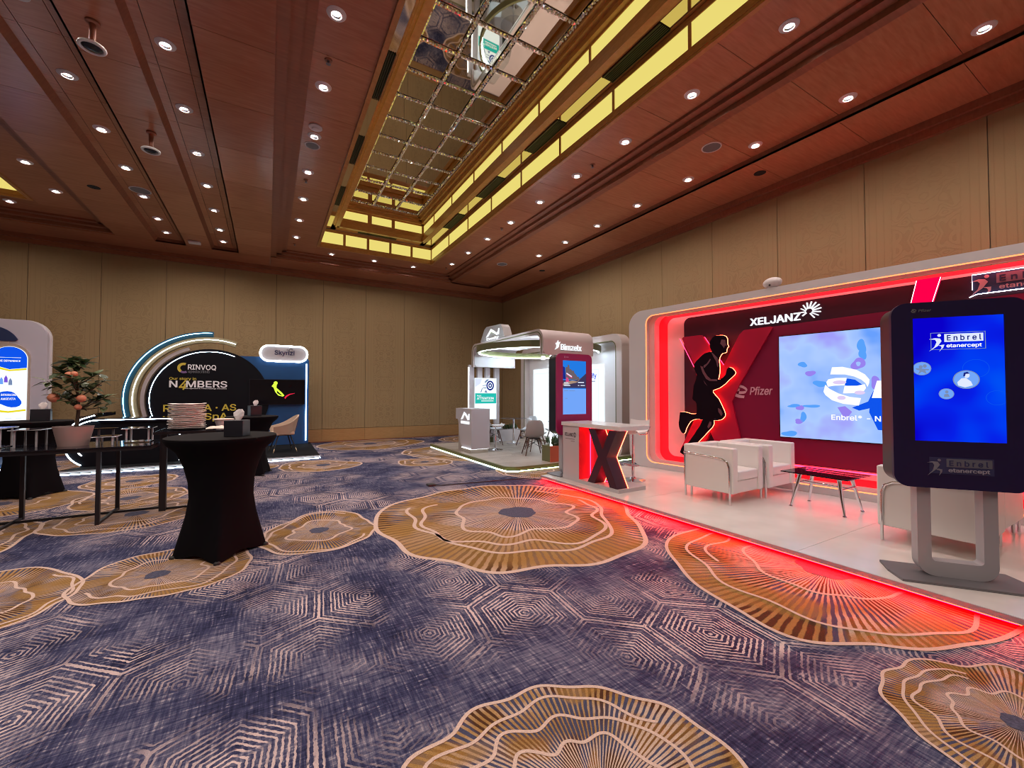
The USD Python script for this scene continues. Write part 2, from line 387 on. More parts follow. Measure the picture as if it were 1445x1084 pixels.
class Fr:
    """a vertical drawing plane: s to the viewer's right, z up, d towards the viewer"""
    def __init__(s, o, u):
        s.o = np.array(o, float); s.u = np.array([u[0], u[1], 0.]) / math.hypot(u[0], u[1]); s.z = np.array([0, 0, 1.]); s.n = np.cross(s.u, s.z)
        s.T = np.eye(4); s.T[:3, 0], s.T[:3, 1], s.T[:3, 2], s.T[:3, 3] = s.u, s.z, s.n, s.o
    def pt(s, a, z, d=0.): return s.o + s.u * a + s.z * z + s.n * d
    def ext(s, poly, d0, d1):
        if not isinstance(poly, (Polygon, MultiPolygon)): poly = Polygon(poly)
        if not poly.is_valid: poly = poly.buffer(0)
        ms = []
        for g in getattr(poly, 'geoms', [poly]):
            if g.area < 1e-9: continue
            m = trimesh.creation.extrude_polygon(g, abs(d1 - d0), engine='earcut'); m.apply_translation([0, 0, min(d0, d1)]); m.apply_transform(s.T); ms.append(m)
        return cat(*ms)
    def box(s, a0, a1, z0, z1, d0, d1): return s.ext(sbox(a0, z0, a1, z1), d0, d1)
    def led(s, pts, r, d, closed=False, n=8): return tube([s.pt(a, z, d) for a, z in pts], r, n, closed)
    def text(s, t, a, z, h, d0, th=.004, w=None, bold=False, align='l', slant=0.):
        m = meshkit.text_mesh(t, h, th, bold); b = m.bounds; k = (w / (b[1][0] - b[0][0])) if w else 1.
        m.apply_translation([-b[0][0], 0, 0]); T = np.eye(4); T[0, 0] = k; T[0, 1] = slant; m.apply_transform(T)
        W = (b[1][0] - b[0][0]) * k
        m.apply_translation([a - (W / 2 if align == 'c' else 0), z, d0]); m.apply_transform(s.T); return m
def rrect(x0, y0, x1, y1, r, n=8): return sbox(x0 + r, y0 + r, x1 - r, y1 - r).buffer(r, quad_segs=n)
def arcpts(cx, cz, r, a0, a1, n=40): return [(cx + r * math.cos(math.radians(a0 + (a1 - a0) * i / n)), cz + r * math.sin(math.radians(a0 + (a1 - a0) * i / n))) for i in range(n + 1)]
def arcband(cx, cz, r0, r1, a0, a1, n=48): return Polygon(arcpts(cx, cz, r1, a0, a1, n) + arcpts(cx, cz, r0, a1, a0, n))
def ell(cx, cz, rx, rz, n=28): return Polygon([(cx + rx * math.cos(2 * math.pi * i / n), cz + rz * math.sin(2 * math.pi * i / n)) for i in range(n)])
def hextr(poly, z0, z1):
    m = trimesh.creation.extrude_polygon(poly, z1 - z0, engine='earcut'); m.apply_translation([0, 0, z0]); return m
def flip(m):
    m = m.copy(); m.invert(); return m
# ================================================================== the room
XL, XR, YF, YB = -12.0, 8.07, -6.0, 14.65     # left, right, behind the camera, back wall
ZA, ZS, ZT, ZM = 5.40, 5.50, 5.60, 6.75       # soffit, slot, tray and mirror heights
CX = 2.745
floor = thing('floor', None, None, kind='structure')
part(floor, 'carpet', bx(XL, XR, YF, YB, -.05, 0), 'carpet')
# --- medallions woven into the carpet: centre, outline (traced or ellipse)
def closed_outline(c, pts, n=120, seed=0, wob=.03):
    c = np.array(c); d = np.array(pts) - c; th = np.arctan2(d[:, 1], d[:, 0]); r = np.hypot(d[:, 0], d[:, 1]); o = np.argsort(th); th, r = th[o], r[o]
    a = np.linspace(-np.pi, np.pi, n, endpoint=False)
    T = np.concatenate([th - 2 * np.pi, th, th + 2 * np.pi]); Rr = np.concatenate([r, r, r])
    from scipy.interpolate import PchipInterpolator
    R = PchipInterpolator(T, Rr)(a); rs = np.random.RandomState(seed)
    for k in range(5, 15): R = R * (1 + wob * rs.randn() / k ** .6 * np.sin(k * a + rs.rand() * 6.28))
    return a, R
def ribbon(c, a, R, w, z, wrap=True):
    p = np.c_[c[0] + R * np.cos(a), c[1] + R * np.sin(a)]; g = LineString(np.vstack([p, p[:1]]) if wrap else p).buffer(w / 2, quad_segs=2)
    return hextr(g, z, z + .0012)
MED = [((2.85, 4.75), [(1.08, 5.03), (3.64, 3.35), (3.34, 6.28), (1.96, 3.15), (4.42, 4.71), (2.08, 6.21), (1.22, 4.18), (2.69, 2.96), (4.1, 4.0), (4.1, 5.7), (1.35, 5.7)], .24, .05),
       ((.52, 5.25), [(-.05, 5.0), (1.05, 4.91), (.68, 6.04), (.39, 4.53), (1.06, 5.39), (.18, 5.7), (-.02, 5.35)], .10, .03),
       ((-.80, 4.66), [(-1.28, 4.38), (-.12, 4.75), (-.98, 5.3), (-1.15, 4.29), (-.74, 4.17), (-.37, 4.2), (-.3, 5.1), (-1.32, 4.75)], .085, .024),
       ((-1.85, 4.65), [(-1.36, 4.93), (-1.51, 5.12), (-2.0, 5.44), (-1.37, 4.3), (-1.5, 4.11), (-2.5, 4.9), (-2.3, 4.1)], .09, .024),
       ((4.33, 1.85), [(3.53, 2.96), (3.22, 2.53), (2.94, 1.83), (2.91, 1.4), (3.29, 1.1), (3.81, .86), (4.25, .72), (5.2, 1.2), (5.2, 2.6), (4.4, 3.1)], .24, .032),
       ((3.07, .54), [(2.84, .98), (3.07, 1.0), (3.39, .88), (3.63, .61), (2.63, .81), (2.50, .57), (2.55, .1), (3.5, .1)], .06, .016),
       ((1.10, 1.22), [(1.39, 1.81), (1.01, 1.9), (.76, 1.84), (.53, 1.76), (1.65, 1.56), (1.77, 1.27), (1.72, 1.02), (.35, 1.2), (1.1, .5)], .07, .020),
       ((1.05, 9.97), [(.23, 10.09), (1.80, 9.73), (.77, 9.23), (1.45, 10.36), (.4, 10.6), (1.4, 9.3)], .14, .04),
       ((3.1, 9.29), [(2.53, 9.35), (3.67, 9.09), (2.93, 8.75), (3.33, 9.78), (2.7, 9.75), (3.5, 8.75)], .09, .035),
       ((2.75, 13.5), [(1.28, 13.24), (4.39, 13.33), (2.39, 12.1), (2.8, 14.6), (3.7, 12.6)], .2, .05),
       ((4.3, 10.5), [(3.19, 11.29), (3.32, 9.91), (4.28, 11.83), (4.04, 9.0), (5.3, 10.5)], .2, .05),
       ((4.75, 7.25), [(4.02, 7.52), (4.08, 6.68), (4.79, 6.48), (5.5, 7.0), (5.0, 8.1)], .12, .035),
       ((-2.03, 9.84), [(-2.65, 9.55), (-1.45, 9.81), (-2.24, 9.18), (-2.03, 10.4), (-1.6, 10.3)], .12, .035),
       ((-1.75, 8.25), [(-2.35, 8.1), (-2.0, 9.0), (-1.15, 8.61), (-1.3, 7.75), (-2.0, 7.6)], .12, .03),
       ((-1.45, 7.15), [(-2.3, 7.0), (-1.9, 6.43), (-1.31, 6.35), (-.85, 6.6), (-.62, 7.1), (-.9, 7.7), (-1.9, 7.65)], .12, .028),
       ((-3.25, 8.7), [(-2.35, 8.95), (-2.3, 8.6), (-2.57, 7.99), (-2.93, 7.85), (-2.8, 9.4), (-4.0, 8.6)], .14, .032),
       ((-2.9, 6.9), [(-2.33, 7.2), (-2.26, 6.61), (-2.3, 6.04), (-3.3, 6.1), (-3.4, 7.4), (-2.7, 7.5)], .12, .03),
       ((-3.9, 12.5), [(-3.3, 12.2), (-3.4, 13.4), (-4.4, 13.2), (-4.3, 11.9), (-3.6, 11.4)], .14, .04),
       ((-.35, 10.35), [(.2, 10.44), (-.02, 10.0), (-.8, 10.0), (-.7, 10.7), (-.1, 10.7)], .1, .035),
       ((6.0, 13.3), [(5.0, 13.2), (7.1, 13.3), (6.0, 12.5), (6.0, 14.2)], .14, .05)]
for i, (c, pts, eye, lw) in enumerate(MED):
    a, R = closed_outline(c, pts, 144, i + 3); n = len(a); z = .0012 + .0009 * (i % 3)
    lv = np.linspace(.03, 1, 12); V, U, F = [], [], []
    for v in lv:
        for j in range(n + 1):
            jj = j % n; V.append((c[0] + R[jj] * v * math.cos(a[jj]), c[1] + R[jj] * v * math.sin(a[jj]), z)); U.append((j / n, v))
    for k in range(len(lv) - 1):
        for j in range(n):
            A = k * (n + 1) + j; F += [[A, A + n + 1, A + n + 2], [A, A + n + 2, A + 1]]
    md = part(floor, 'medallion', trimesh.Trimesh(V, F, process=False), 'medal', uv=np.array(U))
    zz = z + .0008; rs = np.random.RandomState(50 + i)
    part(md, 'outline', ribbon(c, a, R, lw, zz), 'contour')
    for q in range(2 + (i in (0, 4, 5, 6))):
        f0 = (.52, .84, .70)[q] + .05 * rs.randn() * .6; f = np.full(n, f0)
        for k in range(2, 12): f = f + .028 * rs.randn() / k ** .4 * np.sin(k * a + rs.rand() * 6.28)
        if q == 0: part(md, 'contour_line', ribbon(c, a, R * np.clip(f, .2, .97), lw * .85, zz), 'contour')
        else:
            s0 = rs.randint(n); k = int(n * (.55 + .2 * rs.rand())); ix = (np.arange(k) + s0) % n
            part(md, 'contour_line', ribbon(c, a[ix], (R * np.clip(f, .2, .97))[ix], lw * .85, zz, False), 'contour')
    ea = np.linspace(0, 2 * np.pi, 33)[:-1]; er = eye * (1 + .06 * np.sin(3 * ea + i) + .05 * np.sin(7 * ea))
    part(md, 'eye', hextr(Polygon(np.c_[c[0] + er * np.cos(ea), c[1] + er * np.sin(ea)]), zz, zz + .0016), 'eye')

# --- walls: fabric panels over a timber base, with shadow gaps
def wall(name, side, fr, L, seam0, step=1.312, detail=True):
    w = thing(name, None, None, kind='structure')
    part(w, 'backing', fr.box(-.3, L + .3, 0, 5.42, -.14, -.03), 'cavity')
    b = thing('baseboard_' + side, None, None, kind='structure')
    e = [0] + [seam0 + step * k for k in range(int((L - seam0) / step) + 2) if 0.02 < seam0 + step * k < L - .02] + [L]
    for k in range(len(e) - 1):
        part(w, 'panel', fr.box(e[k] + .005, e[k + 1] - .005, .425, 5.30, -.03, 0), 'wall')
        part(b, 'panel', fr.box(e[k] + .003, e[k + 1] - .003, .03, .415, -.03, .012), 'base')
    part(b, 'plinth', fr.box(0, L, 0, .03, -.03, .004), 'ceildark')
    t = thing('trim', None, None, kind='structure')      # cornice
    part(t, 'cornice', fr.ext(sbox(0, 5.19, L, 5.30), 0, .07), 'ceildark'); part(t, 'cornice', fr.box(0, L, 5.30, 5.42, 0, .13), 'ceildark')
FB = Fr((XL, YB, 0), (1, 0)); FRR = Fr((XR, YB, 0), (0, -1))
wall('wall_back', 'back', FB, XR - XL, (.18 - XL) % 1.315, 1.315)
wall('wall_right', 'right', FRR, YB - YF, 1.31, 1.31)
wall('wall_left', 'left', Fr((XL, YF, 0), (0, 1)), YB - YF, 2.6, 2.6)
wall('wall_front', 'front', Fr((XR, YF, 0), (-1, 0)), XR - XL, 2.6, 2.6)

# --- ceiling: veneer sheets in soffits, slots and trays
ceiling = thing('ceiling', None, None, kind='structure')
part(ceiling, 'backing', [bx(XL, -8.6, YF, YB, 5.75, 5.8), bx(-3.3, .1, YF, YB, 5.75, 5.8), bx(5.4, XR + .2, YF, YB, 5.75, 5.8), bx(XL, XR, 13.6, YB + .1, 5.75, 5.8)], 'cavity')
def strip(x0, x1, z, ya, yb, pitch=1.23, y0=0.27, mt='ceil'):
    ys = [ya] + [y0 + pitch * k for k in range(-8, 14) if ya + .1 < y0 + pitch * k < yb - .1] + [yb]
    for k in range(len(ys) - 1): part(ceiling, 'veneer_sheet', bx(x0, x1, ys[k] + .003, ys[k + 1] - .003, z, z + .03), mt)
YE = 13.60
def xstrip(xa, xb, y0, y1, z, pitch=2.4):
    xs = list(np.arange(xa, xb, pitch)) + [xb]
    for k in range(len(xs) - 1): part(ceiling, 'veneer_sheet', bx(xs[k] + .003, xs[k + 1] - .003, y0, y1, z, z + .03), 'ceil')
xstrip(XL, XR, YE, YB, ZA)
strip(6.92, XR, ZA, YF, YE); strip(5.55, 6.92, ZS, YF, YE)
strip(-.76, .02, ZA, YF, YE, 1.23, 5.39 - 1.23 * 4); strip(-1.90, -1.35, ZA, YF, YE); strip(-3.27, -2.52, ZA, YF, YE)
strip(XL, -8.62, ZA, YF, YE, 2.46)
for x0, x1 in ((-1.35, -.76), (-2.52, -1.90)):       # light slots: side strips and a middle board with fine grooves between
    w = x1 - x0
    strip(x0, x0 + .155, ZS, YF, YE); strip(x0 + .163, x1 - .115, ZS, YF, YE); strip(x1 - .107, x1, ZS, YF, YE)
    part(ceiling, 'slot_moulding', trimesh.Trimesh([(x0, YF, ZA), (x0 - .03, YF, ZA), (x0 - .03, YF, ZS + .04), (x0 + .055, YF, ZS), (x0, YE, ZA), (x0 - .03, YE, ZA), (x0 - .03, YE, ZS + .04), (x0 + .055, YE, ZS)], [[0, 1, 2], [0, 2, 3], [4, 6, 5], [4, 7, 6], [0, 3, 7], [0, 7, 4], [3, 2, 6], [3, 6, 7]], process=False), 'ceildark')
    part(ceiling, 'slot_lining', [bx(x1, x1 + .02, YF, YE, ZA, ZS + .05), bx(x0, x1, YE, YE + .02, ZA, ZS + .05)], 'ceildark')
    part(ceiling, 'backing', bx(x0, x1, YF, YE, ZS + .035, ZS + .05), 'black')
part(ceiling, 'slot_lining', [bx(6.92, 6.94, YF, YE, ZA - .0, ZS + .04), bx(5.5, 6.92, YE, YE + .02, ZA, ZS + .04)], 'ceildark')

def coffer(cx, label, full):
    c = thing('ceiling_coffer', label, None, kind='structure')
    ya, yf = -4.0, 12.45
    O = (cx - 2.725, cx + 2.665 + .14, YF, 13.66)
    for k, (i0, i1, z) in enumerate(((0., .13, 5.425), (.13, .26, 5.50), (.26, .38, 5.56))):   # stepped moulding round the tray
        x0, x1, y1 = O[0] + i0, O[1] - i0, O[3] - i0; d = i1 - i0
        for nm, mm in (('side', bx(x0, x0 + d, YF, y1, z, 5.75)), ('side', bx(x1 - d, x1, YF, y1, z, 5.75)), ('end', bx(x0, x1, y1 - d, y1, z, 5.75))):
            part(c, 'moulding', mm, 'ceildark')
    x0, x1, y1 = O[0] + .38, O[1] - .38, O[3] - .38
    hx, hy = 1.585, yf
    def sheets(xa, xb, yb0, yb1):
        ys = [yb0] + [.45 + 1.23 * k for k in range(-8, 14) if yb0 + .1 < .45 + 1.23 * k < yb1 - .1] + [yb1]
        for k in range(len(ys) - 1): part(c, 'veneer_sheet', bx(xa, xb, ys[k] + .003, ys[k + 1] - .003, ZT, ZT + .03), 'ceil')
    sheets(x0, cx - hx - .06, YF, y1); sheets(cx + hx + .06, x1, YF, y1)
    part(c, 'veneer_sheet', bx(cx - hx - .06, cx + hx + .06, hy + .06, y1, ZT, ZT + .03), 'ceil')
    part(c, 'veneer_sheet', bx(cx - hx - .06, cx + hx + .06, YF, ya, ZT, ZT + .03), 'ceil')
    # lip of the opening
    part(c, 'lip', [bx(cx - hx - .06, cx - hx, ya, hy + .06, 5.565, 5.70), bx(cx + hx, cx + hx + .06, ya, hy + .06, 5.565, 5.70), bx(cx - hx, cx + hx, hy, hy + .06, 5.565, 5.70), bx(cx - hx, cx + hx, ya - .06, ya, 5.565, 5.70)], 'cove')
    def tier(half, yfar, z0, z1, pz0, pz1, ends, fpanels, nm):
        # outer backing walls, glowing panels, and the timber frame in front of them
        for sx in (-1, 1):
            X = cx + sx * half
            part(c, 'cove_wall', bx(X + sx * .01, X + sx * .05, ya, yfar + .05, z0, z1), 'cove')
            f = Fr((X, yfar, 0), (0, -1)) if sx > 0 else Fr((X, ya, 0), (0, 1))
            L = yfar - ya
            es = ends if sx > 0 else [L - e for e in ends][::-1]
            part(c, 'cove_rail', f.box(0, L, z0, pz0, -.01, .012), 'cove'); part(c, 'cove_rail', f.box(0, L, pz1, z1, -.01, .012), 'cove')
            for k in range(len(es) - 1):
                part(c, 'light_panel', f.box(es[k] + .02, es[k + 1] - .02, pz0, pz1, -.008, 0), 'covepanel')
                part(c, 'cove_stile', f.box(es[k] - .022, es[k] + .022, pz0, pz1, -.01, .012), 'cove')
        f = Fr((cx - half, yfar, 0), (1, 0))
        part(c, 'cove_wall', bx(cx - half - .05, cx + half + .05, yfar + .01, yfar + .05, z0, z1), 'cove')
        part(c, 'cove_wall', bx(cx - half - .05, cx + half + .05, ya - .05, ya - .01, z0, z1), 'cove')
        part(c, 'cove_rail', f.box(0, 2 * half, z0, pz0, -.01, .012), 'cove'); part(c, 'cove_rail', f.box(0, 2 * half, pz1, z1, -.01, .012), 'cove')
        for k, (a, b) in enumerate(fpanels):
            part(c, 'light_panel', f.box(a, b, pz0, pz1, -.008, 0), 'covepanel')
            if k: part(c, 'cove_stile', f.box(fpanels[k - 1][1], a, pz0, pz1, -.01, .012), 'cove')
    e1 = [.03] + [yf - y for y in (10.97, 9.67, 8.38, 7.08, 5.79, 4.49, 3.20, 1.90, .61, -.68, -1.97, -3.26)] + [yf - ya - .03]
    tier(hx, hy, 5.60, 6.09, 5.70, 6.01, e1, [(.03 + .637 * k, .60 + .637 * k) for k in range(5)], 'lower')
    uh, uy = 1.195, 12.05
    e2 = [.03] + [uy - y for y in (11.1, 9.79, 8.48, 7.17, 5.86, 4.55, 3.24, 1.93, .62, -.69, -2.0, -3.3)] + [uy - ya - .03]
    tier(uh, uy, 6.12, 6.80, 6.31, 6.53, e2, [(.03, .79), (.90, 1.45), (1.54, 2.34)], 'upper')
    # soffit between the tiers: timber edges, mirror strips and bronze grilles
    for sx in (-1, 1):
        xa, xb = sorted((cx + sx * uh, cx + sx * hx)); inner = xa if sx > 0 else xb
        part(c, 'soffit', bx(xa, xb, ya, hy, 6.10, 6.13), 'cove')
        part(c, 'soffit_edge', [bx(inner - .05, inner + .05, ya, uy + .05, 6.05, 6.17), bx(inner - .02, inner + .09, ya, uy + .02, 6.085, 6.15)] if sx > 0 else [bx(inner - .05, inner + .05, ya, uy + .05, 6.05, 6.17), bx(inner - .09, inner + .02, ya, uy + .02, 6.085, 6.15)], 'cove')
        g0, g1 = (xa + .13, xb - .06) if sx > 0 else (xa + .06, xb - .13)
        ys = [hy - .05]
        for yg in (10.74, 8.65, 6.55, 4.45, 2.35, .25, -1.85): ys += [yg, yg - 1.02]
        ys.append(ya)
        for k in range(0, len(ys) - 1):
            if k % 2 == 0: part(c, 'mirror_strip', bx(g0, g1, ys[k + 1] + .01, ys[k] - .01, 6.09, 6.10), 'mirrorstrip')
            else:
                gs = [bx(g0 + .02 + .028 * q, g0 + .032 + .028 * q, ys[k + 1], ys[k], 6.075, 6.10) for q in range(int((g1 - g0 - .02) / .028))]
                part(c, 'grille', cat(bx(g0, g1, ys[k + 1], ys[k], 6.095, 6.10), bx(g0, g0 + .012, ys[k + 1], ys[k], 6.07, 6.1), bx(g1 - .012, g1, ys[k + 1], ys[k], 6.07, 6.1), *gs), 'grille')
    part(c, 'soffit', bx(cx - hx, cx + hx, uy, hy, 6.10, 6.13), 'cove'); part(c, 'soffit_edge', bx(cx - uh, cx + uh, uy - .05, uy + .05, 6.05, 6.17), 'cove')
    part(c, 'grille', [bx(cx - .62 + .0, cx + .45, uy + .12 + .03 * q, uy + .135 + .03 * q, 6.08, 6.10) for q in range(6)], 'grille')
    # crown moulding up to the mirror
    for k, (i1, z0, z1) in enumerate(((.09, 6.56, 6.80), (.17, 6.64, 6.80), (.235, 6.70, 6.80))):
        part(c, 'crown', [bx(cx - uh, cx - uh + i1, ya, uy, z0, z1), bx(cx + uh - i1, cx + uh, ya, uy, z0, z1), bx(cx - uh, cx + uh, uy - i1, uy, z0, z1)], 'cove')
    # mirror panes with bevelled edges and bead strips between
    mx = [cx - .925 + .6167 * k for k in range(4)]; my = [11.80 - .66 * k for k in range(24)]
    rs = np.random.RandomState(4)
    for k in range(len(my) - 1):
        for q in range(3):
            w, h = mx[q + 1] - mx[q] - .055, .605; b = .022
            V = np.array([(-w / 2, -h / 2, .012), (w / 2, -h / 2, .012), (w / 2, h / 2, .012), (-w / 2, h / 2, .012), (-w / 2 + b, -h / 2 + b, 0), (w / 2 - b, -h / 2 + b, 0), (w / 2 - b, h / 2 - b, 0), (-w / 2 + b, h / 2 - b, 0)])
            F = [[4, 6, 5], [4, 7, 6], [0, 4, 5], [0, 5, 1], [1, 5, 6], [1, 6, 2], [2, 6, 7], [2, 7, 3], [3, 7, 4], [3, 4, 0]]
            t1, t2 = rs.randn(2) * .004; V[:, 2] += V[:, 0] * t1 + V[:, 1] * t2
            V += ((mx[q] + mx[q + 1]) / 2, (my[k] + my[k + 1]) / 2, ZM)
            part(c, 'mirror_pane', trimesh.Trimesh(V, F, process=False), 'mirror')
    part(c, 'mirror_backing', bx(cx - 1.2, cx + 1.2, ya, uy, 6.80, 6.84), 'black')
    o = np.array([(1, 0, 0), (-1, 0, 0), (0, 1, 0), (0, -1, 0), (0, 0, 1), (0, 0, -1)], float)
    of = np.array([[0, 2, 4], [2, 1, 4], [1, 3, 4], [3, 0, 4], [2, 0, 5], [1, 2, 5], [3, 1, 5], [0, 3, 5]])
    V, F, n = [], [], 0
    def bead(x, y):
        nonlocal n
        q = rs.randn(4); q /= np.linalg.norm(q); Rm = trimesh.transformations.quaternion_matrix(q)[:3, :3]
        V.append((o * (.022 + .012 * rs.rand(), .018 + .010 * rs.rand(), .018)) @ Rm.T + (x, y, ZM - .012)); F.append(of + n); n += 6
    for x in mx:
        for y in np.arange(my[-1], 11.8, .058): bead(x + .012 + rs.randn() * .004, y); bead(x - .012 + rs.randn() * .004, y + .02)
    for y in my:
        for x in np.arange(mx[0], mx[3], .058): bead(x, y + .010 + rs.randn() * .004); bead(x + .02, y - .010 + rs.randn() * .004)
    for nm, k0, mt_ in (('crystal_beads', 0, 'crystal'), ('crystal_drops', 1, 'crystalm')):
        vv = V[k0::2]; part(c, nm, trimesh.Trimesh(np.vstack(vv), np.vstack([of + 6 * q for q in range(len(vv))]), process=False), mt_, kind='stuff')
    bars = [bx(x - .022, x + .022, my[-1], 11.81, ZM - .002, ZM + .02) for x in mx] + [bx(mx[0], mx[3], y - .022, y + .022, ZM, ZM + .02) for y in my]
    part(c, 'mirror_bars', bars, 'mirrorstrip')
    return c
coffer(CX, 'long stepped ceiling coffer with yellow glowing panels and mirror panes', True)
coffer(CX - 8.68, 'second glowing ceiling coffer, cut off at the left edge of the photo', False)

# --- ceiling fittings
def downlight(z, label, group, first, x, y):
    if first[0] is None:
        t = thing('downlight', label, 'downlight', (x, y, z), group=group); first[0] = t
        part(t, 'trim_ring', lathe([(.050, -.018), (.053, -.022), (.060, -.022), (.088, -.012), (.098, -.006), (.1, .0), (.1, .006)], 32), 'trimring', smooth=40)
        part(t, 'reflector', lathe([(.036, .0), (.050, -.018)], 24), 'chrome', smooth=True)
        part(t, 'lens', flip(lathe([(.001, -.001), (.036, -.001)], 20)), 'lamp')
        return t
    return copy(first[0], label, (x, y, z), group=group)
DL = [None]
rows = [('L1', -2.20, 5.50, [13.04] + [12.1 - 1.23 * k for k in range(13)], 'round recessed downlight in the far left light slot of the ceiling'),
        ('L2', -1.055, 5.50, [13.08] + [12.17 - 1.236 * k for k in range(13)], 'round recessed downlight in the light slot nearer the mirrored coffer'),
        ('L3', .577, 5.60, [12.08 - 1.226 * k for k in range(13)], 'round recessed downlight in the row left of the mirrored coffer'),
        ('R1', 4.895, 5.60, [12.15 - 1.222 * k for k in range(13)], 'round recessed downlight in the row right of the mirrored coffer'),
        ('R2', 6.62, 5.50, [9.87 - 1.228 * k for k in range(11)], 'round recessed downlight in the outer row along the right wall'),
        ('LL', -3.72, 5.60, [11.75 - 1.226 * k for k in range(13)], 'round recessed downlight beside the second coffer at far left')]
for nm, x, z, ys, lab in rows:
    for y in ys:
        if y > -3.2: downlight(z, lab, 'downlights row ' + nm, DL, x, y)
for x in (1.53, 2.735, 3.94): downlight(5.6, 'round recessed downlight in the short row at the far end of the coffer', 'downlights coffer end', DL, x, 13.04)
for x in (-4.75, -5.95): downlight(5.6, 'round recessed downlight at the far end of the second coffer', 'downlights second coffer end', DL, x, 12.85)
def grillespeaker(x, y, z, r, label):
    t = thing('ceiling_speaker', label, 'speaker', (x, y, z))
    part(t, 'rim', lathe([(r, 0.004), (r, -.008), (r - .015, -.012), (r - .02, -.006)], 32), 'trimring', smooth=40)
    part(t, 'grille', flip(lathe([(.001, -.006), (r * .5, -.007), (r - .018, -.006)], 32)), 'dgrey' if r > .1 else 'grey', smooth=True)
grillespeaker(-2.2, 10.6, 5.5, .17, 'large round ceiling speaker in the far left light slot')
grillespeaker(.57, 7.47, 5.6, .115, 'round ceiling speaker left of the coffer, just beyond a downlight')
grillespeaker(6.08, 4.12, 5.5, .15, 'round ceiling speaker among the right-hand downlights, nearest the camera')
grillespeaker(6.10, 11.1, 5.5, .16, 'small-looking round ceiling speaker at the far right of the ceiling')
t = thing('smoke_detector', 'round white smoke detector left of the coffer, beside the lit downlight', 'smoke detector', (.57, 6.92, 5.6))
part(t, 'base', lathe([(.095, 0), (.095, -.02), (.05, -.03)], 28), 'trimring', smooth=40); part(t, 'sensor', flip(lathe([(.001, -.05), (.045, -.045), (.055, -.028)], 24)), 'trimring', smooth=40)
for x, y, z, lab in ((-1.62, 5.86, 5.40, 'nearer hanging ring-shaped ceiling fitting between the light slots'), (-1.54, 7.95, 5.40, 'farther hanging ring-shaped ceiling fitting between the light slots')):
    t = thing('hanging_camera', lab, 'ceiling camera', (x, y, z))
    part(t, 'ceiling_plate', lathe([(.001, 0), (.06, 0), (.06, -.02), (.03, -.03)], 24), 'ceildark', smooth=40)
    part(t, 'stem', cyl((0, 0, 0), (0, 0, -.22), .028, 14), 'ceildark')
    part(t, 'ring', tube([(.098 * math.cos(a), .098 * math.sin(a), -.27) for a in np.linspace(0, 2 * math.pi, 33)[:-1]], .017, 10, True), 'whitegl', smooth=True)
    part(t, 'dome', lathe([(.088, -.268), (.07, -.285), (.04, -.297), (.001, -.30)], 28), 'blackgl', smooth=True)
    part(t, 'housing', lathe([(.028, -.2), (.04, -.23), (.088, -.262)], 28), 'ceildark', smooth=40)
for x, y, z, lab in ((.58, 5.44, 5.6, 'brass sprinkler head left of the coffer, nearest the camera'), (.57, 8.75, 5.6, 'sprinkler head left of the coffer, middle of the row'), (.57, 12.66, 5.6, 'sprinkler head left of the coffer, farthest'),
                     (4.9, 5.61, 5.6, 'sprinkler head right of the coffer, nearest the camera'), (4.88, 8.9, 5.6, 'sprinkler head right of the coffer, middle of the row'), (4.9, 12.63, 5.6, 'sprinkler head right of the coffer, farthest')):
    t = thing('sprinkler', lab, 'sprinkler', (x, y, z))
    part(t, 'plate', lathe([(.001, 0), (.045, 0), (.04, -.012), (.015, -.015)], 20), 'ceildark', smooth=40); part(t, 'head', cat(cyl((0, 0, 0), (0, 0, -.05), .012, 8), lathe([(.001, -.05), (.028, -.052), (.001, -.056)], 16)), 'dgrey')
for x, y, lab in ((-2.86, 10.61, 'dark round opening in the left ceiling soffit'), (7.35, 4.07, 'nearer dark round opening in the soffit along the right wall'), (7.34, 10.77, 'farther dark round opening in the soffit along the right wall')):
    single('ceiling_port', flip(lathe([(.001, ZA - .004), (.08, ZA - .006), (.095, ZA - .002)], 28, (x, y, 0))), 'black', lab, 'ceiling vent')
t = thing('wireless_unit', 'white box-shaped unit at the ceiling end between the two light slots', 'wireless unit', (-1.66, 13.15, ZA))
part(t, 'body', rbx(-.13, .13, -.10, .10, -.05, 0, .02), 'trimring', smooth=40); part(t, 'lamp', cyl((.05, -.05, -.05), (.05, -.05, -.053), .01, 10), 'grey')
# ================================================================== red stand along the right wall
BU = (.1455, -.9894); BO = (6.46, 6.42, 0.)
FX = Fr(BO, BU)                                  # front plane of the stand's slanted back wall; s runs towards the camera
PZ = .10
t = thing('stand_platform', 'long white glossy platform with a glowing red edge along the carpet', 'platform')
plat = Polygon([(4.24, .70), (4.24, 6.26), (6.62, 6.26), (6.98, 4.0), (7.6, .1), (5.2, .1), (4.9, .70)])
for a, b in ((.1, 2.06), (2.06, 4.18), (4.18, 6.3)):
    g = plat.intersection(sbox(4, a + .0015, 8, b - .0015))
    part(t, 'deck_panel', hextr(g, .062, PZ), 'platform')
part(t, 'fascia', bx(4.232, 4.24, .70, 6.26, .060, PZ - .003), P('platform_edge', (.34, .26, .29), .5))
part(t, 'plinth', hextr(plat.buffer(-.09), 0, .062), 'black')
part(t, 'led_strip', [tube([(4.266, y, .046) for y in np.linspace(.74, 6.22, 12)], .007, 8)], 'led_floor', 'red LED strip under the platform edge')
part(t, 'led_diffuser', tube([(4.245, .72, .054), (4.245, 6.24, .054)], .0045, 8), 'led_orange')
part(t, 'led_strip', tube([(4.3, 6.225, .045), (6.5, 6.225, .045)], .006, 8), 'led_red')

